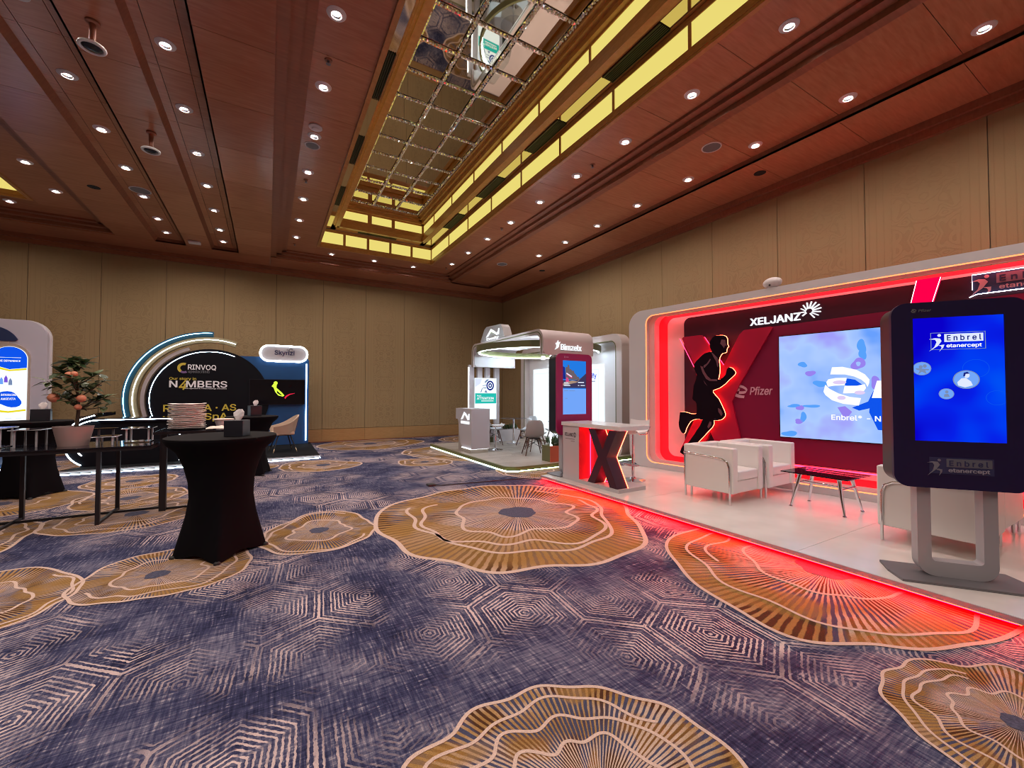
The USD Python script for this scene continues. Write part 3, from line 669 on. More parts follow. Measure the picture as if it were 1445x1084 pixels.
t = thing('stand_wall', 'white rounded back wall of the red stand with recessed glowing red frames', 'exhibition wall')
S1 = 6.25
part(t, 'frame', FX.ext(rrect(.12, PZ + .002, S1, 3.24, .30).difference(rrect(.51, .205, S1 - .35, 3.12, .17)), -.12, 0), P('stand_frame_white', (.60, .55, .56), .5), smooth=30)
ro = rrect(.50, .20, S1 - .34, 3.13, .18)
h1 = rrect(.63, .265, S1 - .47, 3.085, .16); h1b = h1.buffer(.05)
part(t, 'inner_lip', FX.ext(ro.difference(h1), -.148, -.13), 'pinkring', smooth=30)
part(t, 'inner_frame', FX.ext(ro.difference(h1b), -.38, -.148), 'pinkring', smooth=30)
part(t, 'back_panel', FX.box(.5, S1 - .3, .2, 3.12, -.44, -.38), 'redpl')
h2 = rrect(.80, .335, S1 - .64, 3.055, .15)
part(t, 'pink_panel', FX.ext(h2, -.36, -.335), 'pinkring', smooth=30)
h3 = rrect(1.17, .455, S1 - .7, 3.01, .12)
part(t, 'maroon_panel', FX.ext(h3, -.335, -.29), 'maroon', smooth=30)
def ringpts(p): return list(p.exterior.coords)[:-1]
part(t, 'led_strip', FX.led(ringpts(rrect(.515, .21, S1 - .355, 3.115, .165)), .009, -.014, True), 'led_orange', 'glowing orange red LED line round the opening')
part(t, 'led_strip', FX.led(ringpts(h1.buffer(.032)), .008, -.162, True), 'led_red', 'hidden red LED strip behind the lip')
part(t, 'led_strip', FX.led(ringpts(h2.buffer(-.02)), .006, -.37, True), 'led_red')
part(t, 'led_strip', FX.led([(1.2, .425), (S1 - .75, .425)], .006, -.328), 'led_red')
# raised X panels and the wide crimson panel
XP = Polygon([(1.155, 2.639), (1.53, 2.645), (1.60, 2.576), (1.942, 2.05), (2.217, 2.573), (2.289, 2.645), (2.75, 2.66), (2.20, 1.70), (2.08, 1.42), (2.28, .47), (1.88, .47), (1.70, .87), (1.51, .47), (1.11, .47), (1.56, 1.42), (1.40, 2.122)])
part(t, 'crimson_panel', FX.ext(Polygon([(1.98, 1.60), (2.289, 2.645), (S1 - .8, 2.72), (S1 - .8, .47), (2.28, .47)]), -.29, -.255), 'crimson')
part(t, 'x_panel', FX.ext(XP.buffer(-.03).buffer(.03), -.29, -.215), 'redx', smooth=30)
part(t, 'led_strip', FX.led([(1.10, 2.62), (1.40, 2.02)], .005, -.262), 'led_red'); part(t, 'led_strip', FX.led([(1.60, 2.60), (1.94, 2.07)], .005, -.24), 'led_red')
part(t, 'led_strip', FX.led([(1.51, .5), (1.70, .90)], .005, -.25), 'led_red'); part(t, 'led_strip', FX.led([(1.95, 2.07), (2.22, 2.6)], .005, -.27), 'led_red')
# red slanted bar near the second brand name
rb = part(t, 'red_bar', FX.ext([(4.437, 3.045), (4.666, 3.045), (4.584, 2.72), (4.371, 2.72)], -.29, -.22), 'lit_bar', 'glowing slanted red bar')
part(rb, 'led_strip', [FX.led([(4.44, 3.04), (4.375, 2.725)], .005, -.216), FX.led([(4.662, 3.04), (4.58, 2.725)], .005, -.216)], 'led_pink')
# lit letters
w = part(t, 'brand_name', FX.text('XELJANZ', 2.375, 2.715, .115, -.285, .03, w=.735, bold=True), 'lit_letter', 'white lit raised letters XELJANZ')
part(w, 'letter_backs', FX.text('XELJANZ', 2.36, 2.72, .115, -.29, .006, w=.735, bold=True), 'navypr')
rays = []
for k in range(12):
    a = math.radians(215 - 26 * k); c0 = (3.235, 2.835)
    p0 = (c0[0] + .05 * math.cos(a), c0[1] + .045 * math.sin(a)); p1 = (c0[0] + .13 * math.cos(a), c0[1] + .125 * math.sin(a))
    rays.append(FX.ext(LineString([(p0[0] - .01, p0[1]), (p1[0] + .012, p1[1] + .012)]).buffer(.009), -.285, -.262))
part(t, 'fan_emblem', rays, 'lit_letter')
HX = [[(545,375),(640,375),(760,405),(830,445),(868,490),(864,520),(850,552),(835,520),(800,490),(740,462),(660,442),(528,438)], [(675,470),(580,470),(510,480),(490,505),(500,535),(507,546),(560,538),(655,535)], [(655,540),(760,540),(828,528),(838,560),(820,585),(760,603),(640,605)], [(480,528),(462,590),(480,620),(540,665),(640,695),(775,708),(795,645),(700,635),(600,605),(520,565)]]
def helix(fr, x, z, h, d0, d1, k=1.06):
    """a two-band ribbon emblem of height h, left end x, centre z"""
    return [fr.ext([(x + (p - 462) / 408 * h * k, z + (541 - q) / 333 * h) for p, q in g], d0, d1) for g in HX]
part(t, 'maker_emblem', helix(FX, 2.075, 1.60, .235, -.255, -.245), 'logo_pink'); part(t, 'maker_name', FX.text('Pfizer', 2.36, 1.545, .125, -.255, .008, w=.335, bold=True, slant=.16), 'logo_pink', 'pale pink raised name Pfizer')
# second brand panel at the right
def enbrel(parent, fr, x, z, w, d, bg, band, fig, word, word2, outline=None, rim=.008):
    """framed brand plate, lower left corner x, z"""
    h = w * .335; e = .0022
    part(parent, 'plate', fr.box(x, x + w, z, z + h, d, d + e), bg)
    q = part(parent, 'name_band', fr.box(x + .27 * w, x + .97 * w, z + .43 * h, z + .93 * h, d + e, d + 2 * e), band)
    part(q, 'name', fr.text('E n b r e l', x + .31 * w, z + .52 * h, .31 * h, d + 2 * e, e, w=.60 * w, bold=True), word)
    part(parent, 'generic_name', fr.text('etanercept', x + .30 * w, z + .13 * h, .22 * h, d + e, 2 * e, w=.63 * w, bold=True), word2)
    fgs = [ell(x + .155 * w, z + .83 * h, .026 * w, .026 * w), Polygon([(x - .04 * w, z + .66 * h), (x + .05 * w, z + .74 * h), (x + .13 * w, z + .72 * h), (x + .165 * w, z + .55 * h), (x + .10 * w, z + .25 * h), (x - .03 * w, z - .12 * h), (x + .05 * w, z + .18 * h), (x + .075 * w, z + .50 * h), (x + .05 * w, z + .66 * h)]),
           Polygon([(x + .10 * w, z + .28 * h), (x + .15 * w, z + .30 * h), (x + .20 * w, z + .26 * h), (x + .195 * w, z + .10 * h), (x + .15 * w, z - .12 * h), (x + .17 * w, z + .12 * h), (x + .155 * w, z + .20 * h), (x + .12 * w, z + .22 * h)])]
    part(parent, 'running_figure', [fr.ext(f, d + e, d + 2.4 * e) for f in fgs], fig)
    if outline:
        part(parent, 'outline', fr.ext(sbox(x - .01 * w, z - .02 * w, x + 1.01 * w, z + h + .02 * w).difference(sbox(x - .01 * w + rim, z - .02 * w + rim, x + 1.01 * w - rim, z + h + .02 * w - rim)), d, d + 3 * e), outline)
sg = part(t, 'brand_plate', FX.box(4.93, 5.63, 2.775, 3.005, -.29, -.262), 'navypr')
for nm, a in (('', 0),):
    Fq = Fr(FX.pt(4.93, 2.775, -.262), BU); enb_parent = sg
part(sg, 'name_band', Fq.box(.19, .69, .10, .215, 0, .006), P('mauve_band', (.30, .16, .24), .5)); part(sg, 'name', Fq.text('E n b r e l', .215, .12, .07, .006, .006, w=.44, bold=True), 'navypr')
part(sg, 'generic_name', Fq.text('etanercept', .21, .03, .05, 0, .006, w=.45, bold=True), 'logo_pink')
part(sg, 'running_figure', [Fq.ext(ell(.115, .195, .02, .02), 0, .006), Fq.ext([(-.02, .15), (.05, .175), (.10, .165), (.125, .13), (.08, .06), (-.02, -.02), (.04, .05), (.06, .12), (.04, .15)], 0, .006), Fq.ext([(.08, .07), (.15, .065), (.145, .02), (.11, -.02), (.125, .03), (.115, .05)], 0, .006)], 'logo_pink')
part(sg, 'lit_rim', [Fq.led([(.09, -.006), (.70, -.006)], .006, .004), Fq.led([(-.004, .05), (-.004, .235), (.70, .235)], .004, .004), Fq.led([(-.03, -.035), (.03, -.008), (.09, -.006)], .005, .004)], 'led_white')

# video wall
t = thing('video_screen', 'large bright blue video wall showing a white ribbon emblem on the red stand', 'screen')
part(t, 'cabinet', FX.box(2.81, 5.35, .865, 2.485, -.255, -.235), 'kblack')
part(t, 'picture', FX.box(2.82, 5.34, .875, 2.475, -.235, -.232), 'scr_wall')
Fs = Fr(FX.pt(0, 0, -.232), BU)
part(t, 'ribbon_emblem', helix(Fs, 3.403, 1.672, .56, 0, .002, .965), 's_white')
part(t, 'emblem_shade', Fs.ext([(3.66, 1.685), (3.86, 1.61), (3.89, 1.66), (3.78, 1.76), (3.69, 1.78)], 0, .001), 's_blue'); part(t, 'emblem_shade', Fs.ext([(3.74, 1.36), (3.92, 1.45), (3.98, 1.6), (4.02, 1.52), (3.95, 1.36), (3.82, 1.32)], 0, .001), 's_blue')
for c_, rx, rz in (((3.60, 1.725), .08, .028), ((3.83, 1.575), .06, .028), ((3.62, 1.50), .05, .03)): part(t, 'emblem_tint', Fs.ext(ell(*c_, rx, rz), .002, .003), 's_lav')
part(t, 'caption', Fs.text('Enbrel* - N', 3.494, 1.178, .072, 0, .002, w=.56, bold=True), 's_white')
part(t, 'next_letter', Fs.ext([(3.96, 1.50), (4.02, 1.74), (4.14, 1.74), (4.08, 1.50)], 0, .002), 's_white')
part(t, 'next_shape', Fs.ext([(3.93, 1.30), (3.95, 1.50), (4.3, 1.50), (4.3, 1.06), (4.02, 1.06)], 0, .001), 's_blue')
def blob(c, rx, rz, seed):
    rs = np.random.RandomState(seed); a = np.linspace(0, 2 * np.pi, 25)[:-1]; r = 1 + .16 * np.sin(2 * a + rs.rand() * 6) + .1 * np.sin(3 * a + rs.rand() * 6)
    return Polygon(np.c_[c[0] + rx * r * np.cos(a), c[1] + rz * r * np.sin(a)])
for i, (c, rx, rz) in enumerate((((3.86, 2.23), .05, .10), ((3.87, 2.12), .04, .08), ((3.36, 1.71), .08, .05), ((3.14, 2.01), .06, .04), ((3.02, 1.37), .09, .025), ((3.25, 1.37), .10, .025), ((3.14, 1.20), .045, .07), ((2.95, .93), .10, .045))): part(t, 'blue_cell', Fs.ext(blob(c, rx, rz, i), 0, .0008), 's_cell')
for p_ in (blob((3.82, 1.985), .08, .08, 9).difference(blob((3.82, 1.985), .03, .028, 10)), blob((3.24, 1.87), .06, .045, 11), blob((3.10, 1.34), .05, .04, 12), blob((3.08, 1.13), .06, .035, 13), Polygon([(3.57, 1.36), (3.66, 1.38), (3.74, 1.30), (3.69, 1.22), (3.64, 1.22)]), blob((4.0, 1.72), .05, .08, 15)): part(t, 'violet_cell', Fs.ext(p_, 0, .0008), 's_vcell')
# running man: a flat cut-out figure fixed in front of the wall with neon round its edge
RUN = [(1.98,2.582),(2.02,2.562),(2.045,2.518),(2.047,2.467),(2.048,2.42),(2.066,2.378),(2.048,2.367),(2.032,2.329),(2.027,2.284),(2.002,2.275),(1.966,2.273),(1.935,2.244),(1.909,2.194),(1.899,2.153),(1.903,2.091),(1.912,2.007),(1.906,1.924),(1.89,1.852),(1.882,1.811),(1.931,1.815),(1.972,1.839),(2.023,1.889),(2.033,1.94),(2.044,1.986),(2.079,2.014),(2.123,2.002),(2.162,1.955),(2.179,1.919),(2.161,1.884),(2.121,1.845),(2.062,1.796),(2.001,1.731),(1.909,1.665),(1.826,1.635),(1.784,1.616),(1.788,1.579),(1.835,1.522),(1.886,1.465),(1.916,1.403),(1.946,1.337),(1.976,1.271),(1.995,1.21),(1.99,1.164),(1.959,1.127),(1.923,1.102),(1.872,1.092),(1.794,1.088),(1.795,1.015),(1.766,.961),(1.691,.882),(1.626,.803),(1.56,.734),(1.515,.682),(1.424,.582),(1.344,.487),(1.285,.415),(1.274,.386),(1.227,.414),(1.162,.451),(1.175,.491),(1.223,.584),(1.276,.611),(1.34,.661),(1.38,.719),(1.438,.8),(1.495,.89),(1.551,.969),(1.584,1.035),(1.607,1.089),(1.485,1.094),(1.418,1.08),(1.361,1.044),(1.314,.976),(1.278,.908),(1.254,.829),(1.231,.811),(1.201,.826),(1.166,.879),(1.147,.933),(1.144,1.011),(1.156,1.101),(1.169,1.212),(1.246,1.215),(1.328,1.201),(1.362,1.186),(1.43,1.183),(1.492,1.193),(1.499,1.288),(1.494,1.375),(1.477,1.412),(1.433,1.444),(1.416,1.471),(1.428,1.558),(1.434,1.634),(1.441,1.694),(1.458,1.746),(1.493,1.832),(1.505,1.907),(1.472,1.985),(1.45,2.051),(1.456,2.105),(1.496,2.157),(1.552,2.207),(1.607,2.257),(1.662,2.291),(1.727,2.304),(1.775,2.308),(1.791,2.313),(1.77,2.351),(1.749,2.406),(1.745,2.459),(1.761,2.51),(1.804,2.564),(1.856,2.59),(1.919,2.59)]
t = thing('runner_cutout', 'dark life-size cut-out of a running man in T-shirt and shorts, edged in red neon', 'display figure')
body = Polygon(RUN).buffer(0)
part(t, 'figure', FX.ext(body, -.15, -.12), 'silh', 'dark printed side view of a running man')
part(t, 'spacer', FX.ext(body.buffer(-.05), -.29, -.15), 'black')
ring = ringpts(body.simplify(.003))
part(t, 'neon_edge', FX.led(ring, .0075, -.160, True, 6), 'neon', 'glowing red neon tube behind the outline')
for nm, pts in (('arm_highlight', [(1.573,2.066),(1.616,2.053),(1.648,1.966),(1.701,1.879),(1.765,1.819),(1.869,1.817),(1.879,1.78),(1.743,1.788),(1.679,1.827),(1.615,1.936)]), ('sleeve_fold', [(1.752,2.184),(1.768,2.172),(1.725,2.101),(1.649,2.025),(1.633,2.042),(1.638,2.073),(1.693,2.102),(1.725,2.143)]),
                ('collar', [(1.78,2.298),(1.811,2.274),(1.883,2.196),(1.898,2.143),(1.903,2.049),(1.882,2.029),(1.862,2.135),(1.811,2.222)]), ('face', [(1.959,2.511),(2.019,2.495),(2.036,2.431),(2.05,2.384),(2.018,2.403),(2.003,2.352),(1.968,2.407),(1.937,2.441)]),
                ('knee', [(1.885,1.309),(1.935,1.28),(1.965,1.209),(1.944,1.167),(1.894,1.237)]), ('shin', [(1.736,1.064),(1.767,1.055),(1.767,1.003),(1.713,.936),(1.692,.967)]), ('shirt_fold', [(1.63,1.80),(1.66,1.74),(1.74,1.66),(1.70,1.70)])):
    part(t, nm, FX.ext(pts, -.12, -.118), 'silhhi')

t = thing('wall_camera', 'rounded white device standing on the top edge of the red stand wall', 'camera unit')
c0 = FX.pt(2.80, 3.24 + .085, -.05)
sp = trimesh.creation.icosphere(3, 1.0); sp.vertices *= (.08, .145, .085); sp.apply_translation(c0); part(t, 'housing', sp, 'trimring', smooth=True)
part(t, 'lens', cyl(FX.pt(2.79, 3.275, .028), FX.pt(2.79, 3.275, .04), .014, 14), 'black'); part(t, 'foot', FX.box(2.74, 2.86, 3.24, 3.262, -.09, -.01), 'trimring')

# ------------------------------------------------------------------ counter with the big X
CT = Fr((4.42, 5.85, PZ), (0, -1))               # front face: s runs towards the camera
t = thing('reception_counter', 'white counter with a big dark X glowing red on its front', 'counter')
part(t, 'plinth', bx(4.42, 4.98, 4.52, 5.86, PZ, .155), 'taupe')
part(t, 'cabinet', CT.box(0, .43, .055, .915, -.54, 0), 'taupe')
part(t, 'top', [bx(4.40, 5.0, 4.46, 5.87, 1.015, 1.075)], 'whitegl', smooth=False)
part(t, 'red_back', [CT.box(.43, 1.05, .055, .915, -.26, -.24)], 'redpl')
part(t, 'red_side', [CT.box(.43, .44, .055, .915, -.24, 0)], 'redpl')
part(t, 'led_strip', [CT.led([(.455, .08), (.455, .90)], .006, -.225), CT.led([(.46, .90), (1.28, .90)], .006, -.2), CT.led([(.46, .075), (1.28, .075)], .006, -.215)], 'led_red')
XL_ = Polygon([(.66, .90), (.82, .90), (.985, .60), (1.13, .90), (1.29, .90), (1.07, .485), (1.30, .058), (1.14, .058), (.975, .37), (.80, .058), (.64, .058), (.885, .485)])
xl = part(t, 'letter_x', CT.ext(XL_, -.20, -.005), P('dark_plum', (.035, .006, .02), .45), 'thick dark letter X')
part(xl, 'letter_back', CT.ext(XL_.buffer(-.001), -.235, -.20), 'redx')
part(xl, 'neon_edge', CT.led(ringpts(XL_.buffer(.004, join_style=2)), .006, -.216, True, 6), 'neon')
w = part(t, 'brand_name', CT.text('XELJANZ', .05, .74, .055, 0, .003, w=.23, bold=True), P('counter_lettering', (.10, .07, .08), .5), 'dark lettering XELJANZ')
part(t, 'fan_emblem', [CT.ext(LineString([(.325 + .018 * math.cos(a), .77 + .02 * math.sin(a)), (.325 + .036 * math.cos(a), .77 + .042 * math.sin(a))]).buffer(.004), 0, .003) for a in np.linspace(0, 5.6, 11)], P('counter_emblem', (.12, .09, .10), .5))
part(t, 'small_print', [CT.box(.07, .32, .69, .70, 0, .002), CT.box(.22, .32, .655, .665, 0, .002)], P('counter_small_print', (.22, .17, .18), .5))

def bar_stool(label, loc, rz, seat_mat, h=.78):
    t = thing('bar_stool', label, 'bar stool', loc, rz)
    part(t, 'base', lathe([(.001, 0), (.20, 0), (.20, .012), (.06, .03), (.03, .06)], 36), 'chrome', smooth=40)
    part(t, 'column', cat(cyl((0, 0, .02), (0, 0, h * .55), .026, 16), cyl((0, 0, h * .5), (0, 0, h - .03), .017, 14)), 'chrome', smooth=40)
    part(t, 'footrest', cat(tube([(.02, -.02, .26)] + [(.14 * math.sin(a), -.13 - .07 * math.cos(a) + .07, .26) for a in np.linspace(-1.9, 1.9, 17)] + [(-.02, -.02, .26)], .010, 8)), 'chrome', smooth=True)
    prof = [(-.20, .05), (-.185, .015), (-.13, 0), (.05, .005), (.16, .02), (.20, .10), (.215, .20)]; V, F = [], []
    for k in range(2):
        for (y, z) in prof:
            for x in np.linspace(-.19, .19, 7): V.append((x, y, h + z + .02 * (abs(x) / .19) ** 2 - .02 * k))
    n = len(prof) * 7
    for i in range(len(prof) - 1):
        for j in range(6):
            a = i * 7 + j; F += [[a, a + 1, a + 8], [a, a + 8, a + 7]]; b = a + n; F += [[b, b + 8, b + 1], [b, b + 7, b + 8]]
    edge = [j for j in range(7)] + [i * 7 + 6 for i in range(1, len(prof))] + [(len(prof) - 1) * 7 + j for j in range(5, -1, -1)] + [i * 7 for i in range(len(prof) - 2, 0, -1)]
    for k in range(len(edge)): a, b = edge[k], edge[(k + 1) % len(edge)]; F += [[a, a + n, b + n], [a, b + n, b]]
    part(t, 'seat', trimesh.Trimesh(V, F, process=False), seat_mat, smooth=40)
    part(t, 'seat_rail', tube([(-.2, -.19, h + .04), (-.2, -.12, h - .015), (-.2, .1, h - .015), (-.2, .2, h + .10)], .009, 8), 'chrome', smooth=True)
    part(t, 'seat_rail', tube([(.2, -.19, h + .04), (.2, -.12, h - .015), (.2, .1, h - .015), (.2, .2, h + .10)], .009, 8), 'chrome', smooth=True)
    return t
bar_stool('chrome bar stool with pale seat behind the counter with the X', (5.34, 5.12, PZ), math.radians(-80), 'leather', .80)

# ------------------------------------------------------------------ totem kiosks
def kiosk(label, loc, rz, fascia, depth=.19):
    """front towards local -y"""
    t = thing('totem_kiosk', label, 'kiosk', loc, rz)
    part(t, 'base_plate', hextr(Polygon([(-.40, -.10), (.40, -.10), (.46, .02), (.40, .31), (-.40, .31), (-.42, .1)]), 0, .018), 'dgrey')
    f = Fr((0, .06, 0), (1, 0))
    U = rrect(-.24, .018, .24, 1.0, .11).difference(rrect(-.155, .135, .155, 1.2, .03))
    part(t, 'stand', f.ext(U, -.10, 0), 'grey', smooth=30)
    f = Fr((0, 0, 0), (1, 0))
    fp = rrect(-.405, .72, .405, 2.18, .10)
    part(t, 'rear_housing', f.ext(rrect(-.395, .735, .395, 2.165, .10), -depth - .03, -.03), 'kblack', smooth=30)
    scr = sbox(-.268, 1.085, .268, 2.055)
    part(t, 'fascia', f.ext(fp.difference(scr), -.03, .005), fascia, smooth=30)
    part(t, 'bezel', f.ext(scr, -.03, -.006), 'kblack')
    return t, Fr((0, 0, 0), (1, 0))
t, f = kiosk('navy blue totem kiosk with a bright blue touch screen on a grey U-shaped stand', (4.608, 1.069, PZ), -math.radians(51.9), 'knavy')
pc = part(t, 'screen', f.box(-.268, .268, 1.085, 2.055, -.006, -.003), 'scr_kiosk', 'bright blue touch screen picture')
W = .536
fe = Fr((0, 0, 0), (1, 0))
part(pc, 'brand_frame', f.ext(sbox(-.158, 1.800, .165, 1.935).difference(sbox(-.154, 1.804, .161, 1.931)), -.003, -.0015), 's_grey')
part(pc, 'name_band', f.box(-.075, .152, 1.860, 1.922, -.003, -.0015), 's_pale'); part(pc, 'name', f.text('E n b r e l', -.06, 1.872, .040, -.0015, .001, w=.20, bold=True), 's_navy')
part(pc, 'generic_name', f.text('etanercept', -.063, 1.818, .027, -.003, .0015, w=.205, bold=True), 's_white')
part(pc, 'running_figure', [f.ext(ell(-.105, 1.913, .011, .011), -.003, -.0015), f.ext([(-.168, 1.885), (-.13, 1.893), (-.10, 1.888), (-.092, 1.868), (-.115, 1.83), (-.168, 1.79), (-.135, 1.825), (-.122, 1.86), (-.13, 1.88)], -.003, -.0015), f.ext([(-.112, 1.835), (-.075, 1.84), (-.083, 1.815), (-.107, 1.787), (-.092, 1.815), (-.095, 1.827)], -.003, -.0015)], 's_pale')
def photo_bubble(x, z, r, seed, clip=None):
    e1 = ell(x, z, r, r * .92); 
    if clip is not None: e1 = e1.intersection(clip)
    b = part(pc, 'photo_bubble', f.ext(e1, -.003, -.0020), 's_grey')
    e2 = ell(x, z, r * .92, r * .85); e2 = e2.intersection(clip) if clip is not None else e2
    part(b, 'photo', f.ext(e2, -.0020, -.0016), 's_panel'); return b
cl = sbox(-.268, 1.085, .268, 2.055)
b = photo_bubble(-.215, 1.655, .058, 1, cl); part(b, 'people', [f.ext(ell(-.222, 1.668, .012, .014), -.0016, -.0012), f.ext(ell(-.197, 1.675, .012, .014), -.0016, -.0012), f.ext([(-.255, 1.66), (-.22, 1.655), (-.17, 1.65), (-.175, 1.64), (-.195, 1.642), (-.185, 1.61), (-.215, 1.63), (-.24, 1.61), (-.228, 1.64), (-.25, 1.648)], -.0016, -.0012)], 's_grey')
b = photo_bubble(.048, 1.565, .078, 2); part(b, 'person_top', [f.ext(ell(.052, 1.598, .016, .021), -.0016, -.0012), f.ext([(-.005, 1.545), (.02, 1.575), (.045, 1.578), (.075, 1.55), (.085, 1.52), (.04, 1.505), (.0, 1.52)], -.0016, -.0012)], 's_pale'); part(b, 'hair', f.ext([(.03, 1.59), (.034, 1.618), (.055, 1.625), (.068, 1.61), (.045, 1.608), (.04, 1.59)], -.0012, -.0010), 's_navy')
b = photo_bubble(-.070, 1.455, .046, 3); part(b, 'person', [f.ext(ell(-.068, 1.47, .010, .012), -.0016, -.0012), f.ext([(-.085, 1.43), (-.083, 1.452), (-.06, 1.455), (-.05, 1.432)], -.0016, -.0012)], 's_grey')
for x, z, r in ((.105, 1.65, .078), (.22, 1.425, .062)):
    part(pc, 'circle_line', f.ext(ell(x, z, r, r * .9).difference(ell(x, z, r - .003, r * .9 - .003)).intersection(cl), -.003, -.0022), 's_blue')
enbrel(t, Fr((0, .0, 0), (1, 0)), -.185, .835, .375, .005, 'navypr', P('plate_grey', (.13, .13, .16), .5), P('figure_grey', (.20, .20, .24), .5), 'navypr', P('plate_lettering', (.32, .30, .36), .5))
part(t, 'maker_emblem', helix(f, -.278, 2.115, .032, .005, .007), 'greypr'); part(t, 'maker_name', f.text('Pfizer', -.232, 2.105, .020, .005, .002, w=.075, slant=.2), 'greypr')

t, f = kiosk('magenta totem kiosk with a poster screen, standing at the far end of the red stand', (4.815, 6.02, PZ), 0, 'magenta', .22)
pc = part(t, 'screen', f.box(-.268, .268, 1.065, 2.055, -.006, -.003), 's_sky', 'touch screen with a city poster above a pale blue page')
F3 = lambda p, m_, nm, l=0: part(pc, nm, f.ext(p, -.003 + l * .0006, -.0024 + l * .0006), m_)
F3([(-.268, 1.56), (.268, 1.56), (.268, 1.83), (.16, 1.75), (.05, 1.70), (-.268, 1.70)], 's_dark', 'road')
F3([(-.268, 1.64), (-.05, 1.70), (.06, 1.68), (.16, 1.75), (.05, 1.66), (-.268, 1.60)], 's_sand', 'kerb', 1)
F3([(-.20, 1.72), (-.205, 1.93), (-.16, 1.94), (-.15, 1.985), (-.12, 1.97), (-.11, 1.90), (-.08, 1.90), (-.05, 1.87), (-.02, 1.88), (.0, 1.83), (.04, 1.80), (.06, 1.77), (.10, 1.76), (.12, 1.70)], 's_rock', 'buildings')
F3([(-.268, 1.72), (-.268, 1.95), (-.22, 1.93), (-.20, 1.72)], 's_navy', 'buildings', 1)
F3([(-.185, 1.84), (-.185, 1.80), (-.06, 1.735), (-.05, 1.775)], 's_pinkc', 'banner', 1); F3([(-.19, 1.75), (-.20, 1.66), (-.11, 1.66), (-.15, 1.75)], 's_pinkc', 'awning', 1); F3([(-.18, 1.835), (-.185, 1.815), (-.07, 1.755), (-.06, 1.775)], 's_pale', 'banner_text', 2)
F3(sbox(-.268, 1.085, .268, 1.545), 's_panel', 'page')
for x, z, w, h in ((-.24, 1.652, .10, .012), (-.24, 1.626, .12, .012), (-.24, 1.595, .14, .016), (.08, 1.655, .14, .018), (.14, 1.60, .10, .014), (.08, 1.60, .03, .014)): part(pc, 'poster_text', f.box(x, x + w, z, z + h, -.0018, -.0012), 's_pale')
for x, z, w in ((-.235, 1.507, .09), (-.12, 1.503, .13), (-.21, 1.37, .05)): part(pc, 'page_text', f.box(x, x + w, z, z + .008, -.0024, -.0018), 's_grey')
part(t, 'maker_emblem', [f.ext(ell(-.225, 2.115, .018, .018).difference(ell(-.225, 2.115, .009, .009)), .005, .007), f.box(-.195, -.14, 2.108, 2.122, .005, .007)], P('fascia_print', (.5, .25, .35), .5))
part(t, 'sensor', lathe([(.02, .0), (.02, .02), (.001, .024)], 16, (.10, -.015, .77)), 'grey')

# ------------------------------------------------------------------ armchairs and glass table
def armchair(label, loc, rz, group=None):
    """front towards local -y"""
    t = thing('armchair', label, 'armchair', loc, rz); w, d, a = .362, .37, .12
    for s in (-1, 1):
        x0, x1 = sorted((s * w, s * (w - a)))
        part(t, 'arm', rbx(x0, x1, -d, d - .10, .14, .735, .02), 'leather', smooth=40)
        path = [(s * (w + .012), d - .02, .62), (s * (w + .014), -.10, .60), (s * (w + .014), -.24, .585), (s * (w + .014), -.30, .55), (s * (w + .014), -.325, .48), (s * (w + .014), -.33, .30), (s * (w + .006), -.33, 0)]
        part(t, 'chrome_leg', tube(path, .0135, 10), 'chrome', smooth=True); part(t, 'chrome_leg', tube([(s * (w + .006), d - .03, .62), (s * (w + .006), d - .03, .3), (s * w, d - .04, 0)], .0135, 10), 'chrome', smooth=True)
        part(t, 'foot_leg', cyl((s * (w - .10), d - .06, 0), (s * (w - .10), d - .06, .15), .016, 12), 'chrome')
    part(t, 'back', rbx(-w, w, d - .14, d, .14, .735, .025), 'leather', smooth=40)
    part(t, 'base', rbx(-w + a - .005, w - a + .005, -d + .02, d - .13, .14, .30, .012), 'leather', smooth=40)
    part(t, 'seat_cushion', rbx(-w + a, w - a, -d + .005, d - .13, .30, .43, .025), 'leather', smooth=40)
    return t
armchair('white leather armchair with chrome pipe legs, nearest the running man cut-out', (5.575, 3.66, PZ + .005), 0.02)
armchair('white leather armchair half hidden behind the front one, against the red wall', (6.375, 3.64, PZ + .005), 0.02)
armchair('white leather armchair seen from its side behind the blue kiosk', (5.68, 1.47, PZ + .005), math.pi + .03)
armchair('white armchair at the right edge, only its chrome legs showing past the blue kiosk', (6.50, 1.50, PZ + .005), math.pi)
t = thing('coffee_table', 'low glass coffee table with splayed chrome legs between the white armchairs', 'coffee table', (6.13, 2.63, PZ + .005))
part(t, 'glass_top', rbx(-.33, .33, -.37, .37, .438, .450, .005), 'glassy')
for sx in (-1, 1):
    for sy in (-1, 1):
        part(t, 'leg', tube([(sx * .16, sy * .215, .415), (sx * .20, sy * .255, .2), (sx * .235, sy * .295, .0)], [.024, .019, .012], 12), 'chrome', smooth=True)
        part(t, 'foot', lathe([(.001, 0), (.022, 0), (.02, .008), (.012, .012)], 16, (sx * .235, sy * .295, 0)), 'chrome', smooth=40)
        part(t, 'glass_pad', lathe([(.001, .438), (.028, .438), (.028, .425), (.02, .405)], 18, (sx * .17, sy * .23, 0)), 'chrome', smooth=40)
for sy in (-1, 1): part(t, 'cross_bar', tube([(-.20, sy * .225, .422), (0, sy * .225, .415), (.20, sy * .225, .422)], .011, 10), 'chrome', smooth=True)
part(t, 'stretcher', cat(tube([(0, -.25, .30), (0, .25, .30)], .012, 10), tube([(-.17, -.25, .30), (.17, -.25, .30)], .010, 8), tube([(-.17, .25, .30), (.17, .25, .30)], .010, 8)), 'chrome', smooth=True)
